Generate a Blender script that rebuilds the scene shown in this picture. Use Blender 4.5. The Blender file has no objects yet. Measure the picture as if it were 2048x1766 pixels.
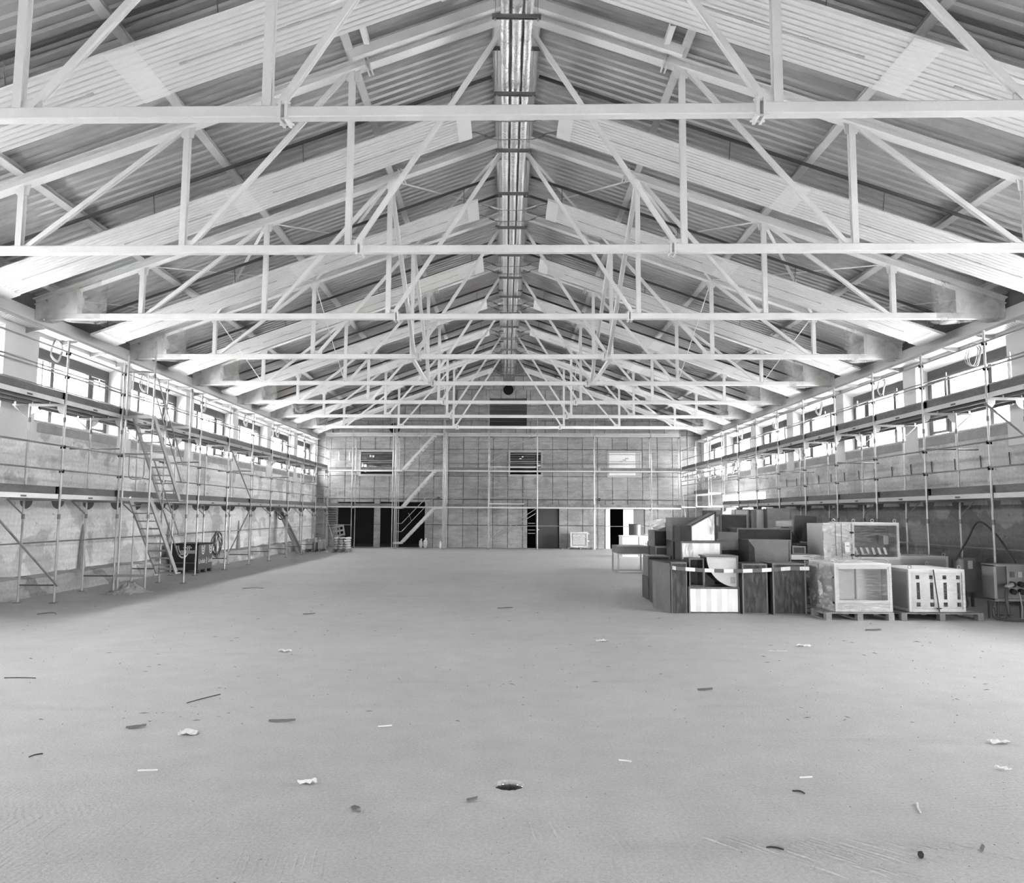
import bpy, math, random
from mathutils import Vector, Matrix
random.seed(7)
scn = bpy.context.scene
COL = scn.collection
PI = math.pi

# ------------------------------------------------------------------ camera
F_PX, PITCH, YAW, ROLL = 1555.7, 0.0934, 0.0081, 0.0057
CAM_LOC = Vector((-0.136, 0.0, 1.85))
_fwd = Vector((math.sin(YAW) * math.cos(PITCH), math.cos(YAW) * math.cos(PITCH), math.sin(PITCH)))
_rgt = Vector((math.cos(YAW), -math.sin(YAW), 0.0))
_up = _rgt.cross(_fwd)
_r2 = _rgt * math.cos(ROLL) + _up * math.sin(ROLL)
_u2 = _up * math.cos(ROLL) - _rgt * math.sin(ROLL)
cam_data = bpy.data.cameras.new('camera')
cam_data.sensor_fit = 'HORIZONTAL'
cam_data.sensor_width = 36.0
cam_data.lens = F_PX / 2048.0 * 36.0
cam_data.clip_end = 500
cam = bpy.data.objects.new('camera', cam_data)
COL.objects.link(cam)
_m = Matrix((( _r2.x, _u2.x, -_fwd.x, CAM_LOC.x), (_r2.y, _u2.y, -_fwd.y, CAM_LOC.y), (_r2.z, _u2.z, -_fwd.z, CAM_LOC.z), (0, 0, 0, 1)))
cam.matrix_world = _m
scn.camera = cam

# ------------------------------------------------------------------ world, exposure
world = bpy.data.worlds.new('overcast_sky')
scn.world = world
world.use_nodes = True
_bg = world.node_tree.nodes['Background']
_bg.inputs[0].default_value = (1, 1, 1, 1)
_bg.inputs[1].default_value = 5.0
vs = scn.view_settings
vs.view_transform = 'Standard'
vs.look = 'None'
vs.exposure = 3.12
vs.gamma = 1.0
vs.use_curve_mapping = False
try:
    scn.cycles.use_denoising = True
    scn.cycles.max_bounces = 8
    scn.cycles.diffuse_bounces = 4
    scn.cycles.use_adaptive_sampling = True
    scn.cycles.adaptive_threshold = 0.2
    scn.cycles.adaptive_min_samples = 16
    scn.cycles.glossy_bounces = 3
    scn.cycles.transmission_bounces = 4
    scn.cycles.transparent_max_bounces = 8
    scn.cycles.sample_clamp_indirect = 12
    scn.cycles.caustics_reflective = False
    scn.cycles.caustics_refractive = False
except Exception:
    pass

def portal(name, loc, rot, sx, sy):          # helps the sky light to find the openings; gives no light of its own
    d = bpy.data.lights.new(name, 'AREA')
    d.shape = 'RECTANGLE'; d.size = sx; d.size_y = sy
    d.cycles.is_portal = True
    o = bpy.data.objects.new(name, d); COL.objects.link(o)
    o.location = loc; o.rotation_euler = rot
    return o

# ------------------------------------------------------------------ materials
def nd(nt, t, **kw):
    n = nt.nodes.new(t)
    for k, v in kw.items():
        setattr(n, k, v)
    return n

MATS = {}
def M(name, c=0.5, rough=0.6, metal=0.0, var=0.0, scale=3.0, stretch=(1, 1, 1), bump=0.0, bscale=30.0, spec=0.5, var2=0.0, scale2=25.0, coat=0.0):
    m = bpy.data.materials.new(name); m.use_nodes = True
    nt = m.node_tree; b = nt.nodes['Principled BSDF']
    col = c if isinstance(c, tuple) else (c, c, c)
    b.inputs['Base Color'].default_value = (*col, 1)
    b.inputs['Roughness'].default_value = rough
    b.inputs['Metallic'].default_value = metal
    b.inputs['Specular IOR Level'].default_value = spec
    b.inputs['Coat Weight'].default_value = coat
    tc = nd(nt, 'ShaderNodeTexCoord'); mp = nd(nt, 'ShaderNodeMapping')
    nt.links.new(tc.outputs['Object'], mp.inputs['Vector'])
    mp.inputs['Scale'].default_value = stretch
    if var or var2:
        n1 = nd(nt, 'ShaderNodeTexNoise'); n1.inputs['Scale'].default_value = scale; n1.inputs['Detail'].default_value = 5
        nt.links.new(mp.outputs[0], n1.inputs['Vector'])
        mr = nd(nt, 'ShaderNodeMapRange'); mr.inputs[1].default_value = 0.25; mr.inputs[2].default_value = 0.75
        mr.inputs[3].default_value = 1 - var; mr.inputs[4].default_value = 1 + var
        nt.links.new(n1.outputs[0], mr.inputs[0])
        out = mr.outputs[0]
        if var2:
            n2 = nd(nt, 'ShaderNodeTexNoise'); n2.inputs['Scale'].default_value = scale2; n2.inputs['Detail'].default_value = 6
            nt.links.new(mp.outputs[0], n2.inputs['Vector'])
            mr2 = nd(nt, 'ShaderNodeMapRange'); mr2.inputs[1].default_value = 0.3; mr2.inputs[2].default_value = 0.7
            mr2.inputs[3].default_value = 1 - var2; mr2.inputs[4].default_value = 1 + var2
            nt.links.new(n2.outputs[0], mr2.inputs[0])
            mu = nd(nt, 'ShaderNodeMath', operation='MULTIPLY')
            nt.links.new(out, mu.inputs[0]); nt.links.new(mr2.outputs[0], mu.inputs[1]); out = mu.outputs[0]
        vm = nd(nt, 'ShaderNodeVectorMath', operation='SCALE'); vm.inputs[0].default_value = col
        nt.links.new(out, vm.inputs['Scale'])
        nt.links.new(vm.outputs[0], b.inputs['Base Color'])
    if bump:
        n3 = nd(nt, 'ShaderNodeTexNoise'); n3.inputs['Scale'].default_value = bscale; n3.inputs['Detail'].default_value = 4
        nt.links.new(mp.outputs[0], n3.inputs['Vector'])
        bp = nd(nt, 'ShaderNodeBump'); bp.inputs['Strength'].default_value = bump; bp.inputs['Distance'].default_value = 0.02
        nt.links.new(n3.outputs[0], bp.inputs['Height']); nt.links.new(bp.outputs[0], b.inputs['Normal'])
    MATS[name] = m
    return m

def film(name, lo=0.12, hi=0.6, scale=6.0, stretch=(1, 1, 4), white=0.85, rough=0.15):
    """clear stretch film: mostly see-through, milky and glossy along its creases"""
    m = bpy.data.materials.new(name); m.use_nodes = True
    nt = m.node_tree; nt.nodes.clear()
    out = nd(nt, 'ShaderNodeOutputMaterial'); mix = nd(nt, 'ShaderNodeMixShader')
    tr = nd(nt, 'ShaderNodeBsdfTransparent'); pb = nd(nt, 'ShaderNodeBsdfPrincipled')
    pb.inputs['Base Color'].default_value = (white, white, white, 1); pb.inputs['Roughness'].default_value = rough
    tc = nd(nt, 'ShaderNodeTexCoord'); mp = nd(nt, 'ShaderNodeMapping'); mp.inputs['Scale'].default_value = stretch
    nz = nd(nt, 'ShaderNodeTexNoise'); nz.inputs['Scale'].default_value = scale; nz.inputs['Detail'].default_value = 5; nz.inputs['Distortion'].default_value = 0.6
    mr = nd(nt, 'ShaderNodeMapRange'); mr.inputs[1].default_value = 0.42; mr.inputs[2].default_value = 0.72; mr.inputs[3].default_value = lo; mr.inputs[4].default_value = hi
    bp = nd(nt, 'ShaderNodeBump'); bp.inputs['Strength'].default_value = 0.6; bp.inputs['Distance'].default_value = 0.03
    L = nt.links.new
    L(tc.outputs['Object'], mp.inputs[0]); L(mp.outputs[0], nz.inputs['Vector']); L(nz.outputs[0], mr.inputs[0]); L(mr.outputs[0], mix.inputs[0])
    L(nz.outputs[0], bp.inputs['Height']); L(bp.outputs[0], pb.inputs['Normal'])
    L(tr.outputs[0], mix.inputs[1]); L(pb.outputs[0], mix.inputs[2]); L(mix.outputs[0], out.inputs[0])
    MATS[name] = m
    return m

def glass(name, tint=0.92, refl=0.06):
    m = bpy.data.materials.new(name); m.use_nodes = True
    nt = m.node_tree; nt.nodes.clear()
    out = nd(nt, 'ShaderNodeOutputMaterial'); mix = nd(nt, 'ShaderNodeMixShader'); mix.inputs[0].default_value = refl
    tr = nd(nt, 'ShaderNodeBsdfTransparent'); tr.inputs[0].default_value = (tint, tint, tint, 1)
    gl = nd(nt, 'ShaderNodeBsdfGlossy'); gl.inputs['Roughness'].default_value = 0.03
    nt.links.new(tr.outputs[0], mix.inputs[1]); nt.links.new(gl.outputs[0], mix.inputs[2]); nt.links.new(mix.outputs[0], out.inputs[0])
    MATS[name] = m
    return m

M('white_paint', 0.80, 0.45, var=0.05, scale=2, var2=0.02)
M('white_panel', 0.72, 0.5, var=0.03)
M('panel_smooth', 0.78, 0.5)
M('sheet_metal', 0.46, 0.42, metal=0.35, var=0.16, scale=0.55, stretch=(0.35, 1, 1), var2=0.05, scale2=8)
M('purlin_steel', 0.62, 0.5, metal=0.1, var=0.15, scale=1.5)
M('dark_rail', 0.10, 0.5, metal=0.4)
M('grey_bar', 0.20, 0.45, metal=0.5)
M('foil', 0.85, 0.25, metal=0.7, var=0.12, scale=6, bump=0.8, bscale=22)
M('foil_dark', 0.42, 0.3, metal=1.0, var=0.2, scale=6, bump=0.8, bscale=22)
M('plaster_white', 0.66, 0.8, var=0.08, scale=0.9, var2=0.02)
M('sill_stone', 0.34, 0.85, var=0.15, scale=3, var2=0.1)
M('window_frame', 0.10, 0.5)
M('window_head', 0.075, 0.6)
M('frame_light', 0.45, 0.5)
M('tube_steel', 0.36, 0.38, metal=0.6, var=0.2, scale=4)
M('coupler', 0.16, 0.5, metal=0.5)
M('alu', 0.50, 0.4, metal=0.6, var=0.08)
M('alu_grey', 0.40, 0.45, metal=0.5, var=0.1)
M('board_dark', 0.13, 0.75, var=0.3, scale=3, stretch=(1, 0.3, 1), var2=0.15)
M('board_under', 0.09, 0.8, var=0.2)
M('wood', 0.25, 0.8, var=0.2, scale=4, stretch=(0.4, 1, 1), var2=0.12)
M('wood_dark', 0.16, 0.85, var=0.2, scale=4)
M('black', 0.012, 0.7)
M('hollow_shade', 0.004, 0.9)
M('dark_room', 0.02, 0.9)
M('dark_grey', 0.055, 0.5)
M('rubber', 0.03, 0.5)
M('galv_bright', 0.72, 0.35, metal=0.35, var=0.06, scale=3)
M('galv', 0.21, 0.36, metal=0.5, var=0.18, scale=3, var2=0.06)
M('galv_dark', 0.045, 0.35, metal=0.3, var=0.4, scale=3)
M('ahu_grey', 0.38, 0.4, metal=0.3, var=0.06)
M('ahu_light', 0.50, 0.45, metal=0.1, var=0.05)
M('ahu_white', 0.70, 0.5, var=0.04)
M('cardboard', 0.5, 0.8, var=0.12)
M('paper', 0.78, 0.7, var=0.05)
M('sack', 0.55, 0.7, var=0.3, scale=9, bump=0.6, bscale=12)
M('white_box', 0.85, 0.6, var=0.04)
M('tape_white', 0.85, 0.5)
M('tape_dark', 0.13, 0.5)
M('cabinet', 0.20, 0.5, var=0.12)
M('cabinet_dark', 0.07, 0.5)
M('cable', 0.05, 0.5)
M('cable_grey', 0.42, 0.5)
M('tin_black', 0.022, 0.6)
M('bin_front', 0.075, 0.45)
M('stone_light', 0.62, 0.85, var=0.25, scale=9, bump=0.5, bscale=14)
film('film', 0.04, 0.26, scale=5, stretch=(1, 1, 6), white=0.7)
film('film_dense', 0.22, 0.7, scale=3.5, stretch=(1, 1, 2.5), white=0.75)
film('film_loose', 0.16, 0.5, scale=2.5, stretch=(1, 1, 1), white=0.6)
film('film_dark', 0.01, 0.28, scale=6, stretch=(3, 3, 0.8), white=0.4)
glass('pane_glass')
glass('dark_glass', 0.5, 0.12)

def floor_material():
    m = bpy.data.materials.new('concrete_floor'); m.use_nodes = True
    nt = m.node_tree; b = nt.nodes['Principled BSDF']; L = nt.links.new
    b.inputs['Roughness'].default_value = 0.62; b.inputs['Specular IOR Level'].default_value = 0.4
    tc = nd(nt, 'ShaderNodeTexCoord')
    def noise(scale, detail=5, dist=0.0, st=(1, 1, 1)):
        mp = nd(nt, 'ShaderNodeMapping'); mp.inputs['Scale'].default_value = st
        n = nd(nt, 'ShaderNodeTexNoise'); n.inputs['Scale'].default_value = scale; n.inputs['Detail'].default_value = detail; n.inputs['Distortion'].default_value = dist
        L(tc.outputs['Object'], mp.inputs[0]); L(mp.outputs[0], n.inputs['Vector']); return n.outputs[0]
    def rng(s, a, bb, c, d):
        r = nd(nt, 'ShaderNodeMapRange'); r.inputs[1].default_value = a; r.inputs[2].default_value = bb; r.inputs[3].default_value = c; r.inputs[4].default_value = d
        L(s, r.inputs[0]); return r.outputs[0]
    def mul(x, y, op='MULTIPLY'):
        n = nd(nt, 'ShaderNodeMath', operation=op)
        for i, v in enumerate((x, y)):
            if isinstance(v, (int, float)): n.inputs[i].default_value = v
            else: L(v, n.inputs[i])
        return n.outputs[0]
    v = rng(noise(0.35, 3), 0.3, 0.7, 0.93, 1.06)
    v = mul(v, rng(noise(3.0, 6), 0.3, 0.7, 0.94, 1.05))
    v = mul(v, rng(noise(45, 4), 0.25, 0.75, 0.85, 1.15))
    v = mul(v, rng(noise(130, 2), 0.57, 0.72, 1.0, 0.66))                      # grit
    v = mul(v, rng(noise(1.1, 4, 0.5, (0.25, 1.6, 1)), 0.62, 0.78, 1.0, 0.86))  # long scuffs
    # raked texture: lines in patches, two directions
    def raked(rot, scale, pscale, off):
        mp = nd(nt, 'ShaderNodeMapping'); mp.inputs['Rotation'].default_value = (0, 0, rot); mp.inputs['Location'].default_value = (off, off * 0.7, 0)
        w = nd(nt, 'ShaderNodeTexWave'); w.inputs['Scale'].default_value = scale; w.inputs['Distortion'].default_value = 5.0; w.inputs['Detail'].default_value = 2; w.inputs['Detail Scale'].default_value = 1.2
        L(tc.outputs['Object'], mp.inputs[0]); L(mp.outputs[0], w.inputs['Vector'])
        n = nd(nt, 'ShaderNodeTexNoise'); n.inputs['Scale'].default_value = pscale; n.inputs['Detail'].default_value = 3
        mq = nd(nt, 'ShaderNodeMapping'); mq.inputs['Scale'].default_value = (0.8, 2.6, 1); mq.inputs['Location'].default_value = (off, off, 0)
        L(tc.outputs['Object'], mq.inputs[0]); L(mq.outputs[0], n.inputs['Vector'])
        return mul(w.outputs[0], rng(n.outputs[0], 0.54, 0.68, 0.0, 1.0))
    r1 = raked(0.05, 7.0, 0.55, 3.0); r2 = raked(1.5, 6.0, 0.5, 11.0); r3 = raked(-0.6, 7.5, 0.6, 23.0)
    h = mul(mul(r1, r2, 'ADD'), r3, 'ADD')
    # rake marks lie where the screed starts, near the gable end
    sx = nd(nt, 'ShaderNodeSeparateXYZ'); L(tc.outputs['Object'], sx.inputs[0])
    near = rng(sx.outputs['Y'], 5.0, 6.4, 0.9, 0.12)
    h = mul(h, near)
    h = mul(h, rng(noise(7, 3), 0.35, 0.65, 0.2, 1.0))
    h = mul(h, mul(noise(60, 3), 1.2), 'ADD')
    h = mul(h, mul(noise(9, 4), 0.8), 'ADD')
    bp = nd(nt, 'ShaderNodeBump'); bp.inputs['Strength'].default_value = 0.42; bp.inputs['Distance'].default_value = 0.012
    L(h, bp.inputs['Height']); L(bp.outputs[0], b.inputs['Normal'])
    vm = nd(nt, 'ShaderNodeVectorMath', operation='SCALE'); vm.inputs[0].default_value = (0.485, 0.485, 0.485); L(v, vm.inputs['Scale'])
    L(vm.outputs[0], b.inputs['Base Color'])
    MATS['floor'] = m

def rough_wall_material(name, base, patch_hi, patch_lo, seed):
    m = bpy.data.materials.new(name); m.use_nodes = True
    nt = m.node_tree; b = nt.nodes['Principled BSDF']; L = nt.links.new
    b.inputs['Roughness'].default_value = 0.9; b.inputs['Specular IOR Level'].default_value = 0.2
    tc = nd(nt, 'ShaderNodeTexCoord')
    def noise(scale, detail=5, dist=0.0, st=(1, 1, 1), off=0):
        mp = nd(nt, 'ShaderNodeMapping'); mp.inputs['Scale'].default_value = st; mp.inputs['Location'].default_value = (seed + off, seed * 2.3, off)
        n = nd(nt, 'ShaderNodeTexNoise'); n.inputs['Scale'].default_value = scale; n.inputs['Detail'].default_value = detail; n.inputs['Distortion'].default_value = dist
        L(tc.outputs['Object'], mp.inputs[0]); L(mp.outputs[0], n.inputs['Vector']); return n.outputs[0]
    def rng(s, a, bb, c, d):
        r = nd(nt, 'ShaderNodeMapRange'); r.inputs[1].default_value = a; r.inputs[2].default_value = bb; r.inputs[3].default_value = c; r.inputs[4].default_value = d
        L(s, r.inputs[0]); return r.outputs[0]
    def mul(x, y, op='MULTIPLY'):
        n = nd(nt, 'ShaderNodeMath', operation=op); 
        for i, v in enumerate((x, y)):
            if isinstance(v, (int, float)): n.inputs[i].default_value = v
            else: L(v, n.inputs[i])
        return n.outputs[0]
    v = rng(noise(0.5, 3), 0.3, 0.7, 0.9, 1.1)
    v = mul(v, rng(noise(0.75, 7, 0.4, (1, 1, 1.4), 5), 0.53, 0.56, 1.0, patch_lo))    # old plaster fallen off
    v = mul(v, rng(noise(0.6, 7, 0.3, (1, 1, 1.2), 9), 0.60, 0.63, 1.0, patch_hi))     # newer patches of plaster
    v = mul(v, rng(noise(2.2, 5, 0.0, (1, 0.25, 3.5), 2), 0.35, 0.7, 0.84, 1.1))      # board marks
    v = mul(v, rng(noise(14, 6), 0.3, 0.7, 0.88, 1.1))
    v = mul(v, rng(noise(8, 3, 0.2, (1, 1, 1), 7), 0.68, 0.74, 1.0, 0.55))             # pits
    v = mul(v, rng(noise(1.6, 4, 0.2, (1, 2.2, 0.12), 13), 0.6, 0.75, 1.0, 0.8))       # runs
    bp = nd(nt, 'ShaderNodeBump'); bp.inputs['Strength'].default_value = 0.5; bp.inputs['Distance'].default_value = 0.02
    L(mul(noise(12, 6), noise(2.2, 4, 0, (1, 0.3, 3)), 'ADD'), bp.inputs['Height']); L(bp.outputs[0], b.inputs['Normal'])
    vm = nd(nt, 'ShaderNodeVectorMath', operation='SCALE'); vm.inputs[0].default_value = (base,) * 3; L(v, vm.inputs['Scale'])
    L(vm.outputs[0], b.inputs['Base Color'])
    MATS[name] = m

floor_material()
rough_wall_material('old_wall', 0.78, 1.12, 0.72, 3.0)
rough_wall_material('old_wall_b', 0.64, 1.15, 0.80, 17.0)
rough_wall_material('dado', 0.20, 1.5, 0.80, 23.0)
rough_wall_material('plinth', 0.42, 1.5, 0.62, 31.0)
rough_wall_material('back_concrete', 0.35, 1.12, 0.86, 41.0)

# perforated tray: rows of small punched holes
def tray_material():
    m = bpy.data.materials.new('perforated'); m.use_nodes = True
    nt = m.node_tree; b = nt.nodes['Principled BSDF']; L = nt.links.new
    b.inputs['Roughness'].default_value = 0.4; b.inputs['Metallic'].default_value = 0.5
    tc = nd(nt, 'ShaderNodeTexCoord'); mp = nd(nt, 'ShaderNodeMapping'); mp.inputs['Scale'].default_value = (13, 13, 0)
    vo = nd(nt, 'ShaderNodeTexVoronoi'); vo.inputs['Randomness'].default_value = 0.0; vo.inputs['Scale'].default_value = 1.0
    mr = nd(nt, 'ShaderNodeMapRange'); mr.inputs[1].default_value = 0.26; mr.inputs[2].default_value = 0.34; mr.inputs[3].default_value = 0.10; mr.inputs[4].default_value = 0.55
    L(tc.outputs['Object'], mp.inputs[0]); L(mp.outputs[0], vo.inputs['Vector']); L(vo.outputs['Distance'], mr.inputs[0])
    L(mr.outputs[0], b.inputs['Base Color'])
    MATS['perforated'] = m
tray_material()

# ------------------------------------------------------------------ mesh helpers
def wmat(o):
    m = Matrix.Identity(4)
    while o is not None:
        loc = Matrix.Translation(o.location); rot = o.rotation_euler.to_matrix().to_4x4()
        m = loc @ rot @ m; o = o.parent
    return m

class G:
    def __init__(s): s.v = []; s.f = []; s.mi = []; s.cur = 0
    def add(s, vs, fs):
        n = len(s.v); s.v += [tuple(p) for p in vs]; s.f += [tuple(i + n for i in f) for f in fs]; s.mi += [s.cur] * len(fs)
        return s
    def box(s, x0, x1, y0, y1, z0, z1):
        return s.add([(x0, y0, z0), (x1, y0, z0), (x1, y1, z0), (x0, y1, z0), (x0, y0, z1), (x1, y0, z1), (x1, y1, z1), (x0, y1, z1)],
                     [(0, 3, 2, 1), (4, 5, 6, 7), (0, 1, 5, 4), (1, 2, 6, 5), (2, 3, 7, 6), (3, 0, 4, 7)])
    def hexa(s, p):   # 8 points ordered like box()
        return s.add(p, [(0, 3, 2, 1), (4, 5, 6, 7), (0, 1, 5, 4), (1, 2, 6, 5), (2, 3, 7, 6), (3, 0, 4, 7)])
    def quad(s, a, b, c, d): return s.add([a, b, c, d], [(0, 1, 2, 3)])
    def prism(s, poly, off):
        n = len(poly); off = Vector(off)
        vs = [Vector(p) for p in poly]; vs += [p + off for p in vs]
        return s.add(vs, [tuple(range(n - 1, -1, -1)), tuple(range(n, 2 * n))] + [(i, (i + 1) % n, n + (i + 1) % n, n + i) for i in range(n)])
    @staticmethod
    def axes(p0, p1, up=(0, 0, 1)):
        p0 = Vector(p0); p1 = Vector(p1); d = (p1 - p0).normalized(); up = Vector(up)
        if abs(d.dot(up)) > 0.98: up = Vector((0, 1, 0))
        sd = d.cross(up).normalized(); u = sd.cross(d).normalized()
        return p0, p1, d, sd, u
    def sweep(s, p0, p1, prof, up=(0, 0, 1)):    # closed profile given in (side, up)
        p0, p1, d, sd, u = s.axes(p0, p1, up)
        a = [p0 + sd * x + u * y for x, y in prof]
        return s.prism(a, p1 - p0)
    def beam(s, p0, p1, w, h, up=(0, 0, 1), b=0.0):
        w2, h2 = w / 2, h / 2
        if b:
            pr = [(-w2 + b, -h2), (w2 - b, -h2), (w2, -h2 + b), (w2, h2 - b), (w2 - b, h2), (-w2 + b, h2), (-w2, h2 - b), (-w2, -h2 + b)]
        else:
            pr = [(-w2, -h2), (w2, -h2), (w2, h2), (-w2, h2)]
        return s.sweep(p0, p1, pr, up)
    def ibeam(s, p0, p1, w, h, tf, tw, up=(0, 0, 1)):
        w2, h2, t2 = w / 2, h / 2, tw / 2
        pr = [(-w2, -h2), (w2, -h2), (w2, -h2 + tf), (t2, -h2 + tf), (t2, h2 - tf), (w2, h2 - tf), (w2, h2), (-w2, h2), (-w2, h2 - tf), (-t2, h2 - tf), (-t2, -h2 + tf), (-w2, -h2 + tf)]
        n = len(pr); p0, p1, d, sd, u = s.axes(p0, p1, up)
        a = [p0 + sd * x + u * y for x, y in pr]; a += [p + (p1 - p0) for p in a]
        caps = [(0, 1, 2, 11), (2, 3, 10, 11), (3, 4, 9, 10), (4, 5, 8, 9), (5, 6, 7, 8)]
        return s.add(a, [tuple(reversed(c)) for c in caps] + [tuple(i + n for i in c) for c in caps] + [(i, (i + 1) % n, n + (i + 1) % n, n + i) for i in range(n)])
    def tube(s, p0, p1, r, n=8, r1=None):
        r1 = r if r1 is None else r1
        p0, p1, d, sd, u = s.axes(p0, p1)
        vs = []
        for p, rr in ((p0, r), (p1, r1)):
            for i in range(n):
                t = 2 * PI * i / n
                vs.append(p + sd * (math.cos(t) * rr) + u * (math.sin(t) * rr))
        return s.add(vs, [tuple(range(n - 1, -1, -1)), tuple(range(n, 2 * n))] + [(i, (i + 1) % n, n + (i + 1) % n, n + i) for i in range(n)])
    def path(s, pts, r, n=6, closed=False):
        pts = [Vector(p) for p in pts]; m = len(pts); vs = []; fs = []
        ref = Vector((0.13, 0.21, 0.97))
        for i, p in enumerate(pts):
            a = pts[i - 1] if (i > 0 or closed) else p
            b = pts[(i + 1) % m] if (i < m - 1 or closed) else p
            d = (b - a).normalized()
            rf = ref if abs(d.dot(ref)) < 0.95 else Vector((1, 0, 0))
            sd = d.cross(rf).normalized(); u = sd.cross(d)
            for k in range(n):
                t = 2 * PI * k / n
                vs.append(p + sd * (math.cos(t) * r) + u * (math.sin(t) * r))
        for i in range(m if closed else m - 1):
            j = (i + 1) % m
            for k in range(n):
                fs.append((i * n + k, i * n + (k + 1) % n, j * n + (k + 1) % n, j * n + k))
        if not closed:
            fs.append(tuple(range(n - 1, -1, -1))); fs.append(tuple((m - 1) * n + k for k in range(n)))
        return s.add(vs, fs)
    def ring(s, c, r, tr, axis='y', n=16, k=6):
        pts = []
        for i in range(n):
            t = 2 * PI * i / n; x, y = math.cos(t) * r, math.sin(t) * r
            pts.append(Vector(c) + (Vector((x, 0, y)) if axis == 'y' else Vector((0, x, y)) if axis == 'x' else Vector((x, y, 0))))
        return s.path(pts, tr, k, True)
    def sphere(s, c, rx, ry, rz, n=10, m=6, jit=0.0, rnd=random):
        vs = [(c[0], c[1], c[2] - rz)]
        for i in range(1, m):
            ph = -PI / 2 + PI * i / m
            for k in range(n):
                t = 2 * PI * k / n; j = 1 + rnd.uniform(-jit, jit)
                vs.append((c[0] + rx * math.cos(ph) * math.cos(t) * j, c[1] + ry * math.cos(ph) * math.sin(t) * j, c[2] + rz * math.sin(ph) * j))
        vs.append((c[0], c[1], c[2] + rz)); fs = []
        for k in range(n): fs.append((0, 1 + (k + 1) % n, 1 + k))
        for i in range(m - 2):
            for k in range(n):
                a = 1 + i * n; fs.append((a + k, a + (k + 1) % n, a + n + (k + 1) % n, a + n + k))
        l = len(vs) - 1; a = 1 + (m - 2) * n
        for k in range(n): fs.append((a + k, a + (k + 1) % n, l))
        return s.add(vs, fs)
    def build(s, name, mat, parent=None, world=True, smooth=False, kind=None):
        me = bpy.data.meshes.new(name)
        vs_ = s.v
        if parent is not None and world:
            inv = wmat(parent).inverted(); vs_ = [tuple(inv @ Vector(p)) for p in s.v]
        me.from_pydata(vs_, [], s.f)
        mats = mat if isinstance(mat, (list, tuple)) else [mat]
        for k in mats: me.materials.append(MATS[k])
        if len(mats) > 1: me.polygons.foreach_set('material_index', s.mi)
        if smooth: me.polygons.foreach_set('use_smooth', [True] * len(me.polygons))
        me.update()
        o = bpy.data.objects.new(name, me); COL.objects.link(o)
        if parent is not None: o.parent = parent
        if kind: o['kind'] = kind
        return o

def tag(o, label, cat=None, group=None, kind=None):
    if label: o['label'] = label
    if cat: o['category'] = cat
    if group: o['group'] = group
    if kind: o['kind'] = kind
    return o
def thing(name, label, cat, loc=(0, 0, 0), rz=0.0, group=None):
    o = bpy.data.objects.new(name, None); COL.objects.link(o); o.empty_display_size = 0.2
    o.location = loc; o.rotation_euler = (0, 0, rz)
    return tag(o, label, cat, group)
def struct(name, label=None, loc=(0, 0, 0)):
    o = bpy.data.objects.new(name, None); COL.objects.link(o); o.location = loc; o.empty_display_size = 0.2
    o['kind'] = 'structure'
    if label: o['label'] = label
    return o
def copy_tree(o, parent=None):
    c = o.copy(); COL.objects.link(c)
    if parent is not None: c.parent = parent
    for ch in list(o.children): copy_tree(ch, c)
    return c
def cells(x0, x1, z0, z1, holes):
    """split a rectangle into rectangles that leave the holes free"""
    out = [(x0, x1, z0, z1)]
    for hx0, hx1, hz0, hz1 in holes:
        nxt = []
        for a, b, c, d in out:
            if hx0 >= b or hx1 <= a or hz0 >= d or hz1 <= c: nxt.append((a, b, c, d)); continue
            if a < hx0: nxt.append((a, hx0, c, d))
            if b > hx1: nxt.append((hx1, b, c, d))
            m0, m1 = max(a, hx0), min(b, hx1)
            if c < hz0: nxt.append((m0, m1, c, hz0))
            if d > hz1: nxt.append((m0, m1, hz1, d))
        out = nxt
    return out

# ------------------------------------------------------------------ dimensions of the hall
SK = 0.0339                      # the hall is slightly out of square
SKA = -math.atan(SK)
T = [8.10 + 4.403 * i for i in range(-4, 9)]     # truss lines; index 4 is the first one in view
TV = T[4:12]
A = 2.78                         # panel point spacing
WX = 10.70                       # inner face of the side walls
ZC = 6.145                       # underside of the bottom chords
SL = 0.356                       # roof slope
YB = 43.2; YF = -4.5
def zr(x, c): return c - SL * abs(x)
def sky(x, y): return y - SK * x         # world y of a line square to the trusses
RB, RT, ROOF = 10.288, 10.448, 10.575    # rafter underside, rafter top, roof sheet (at the ridge)

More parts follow.
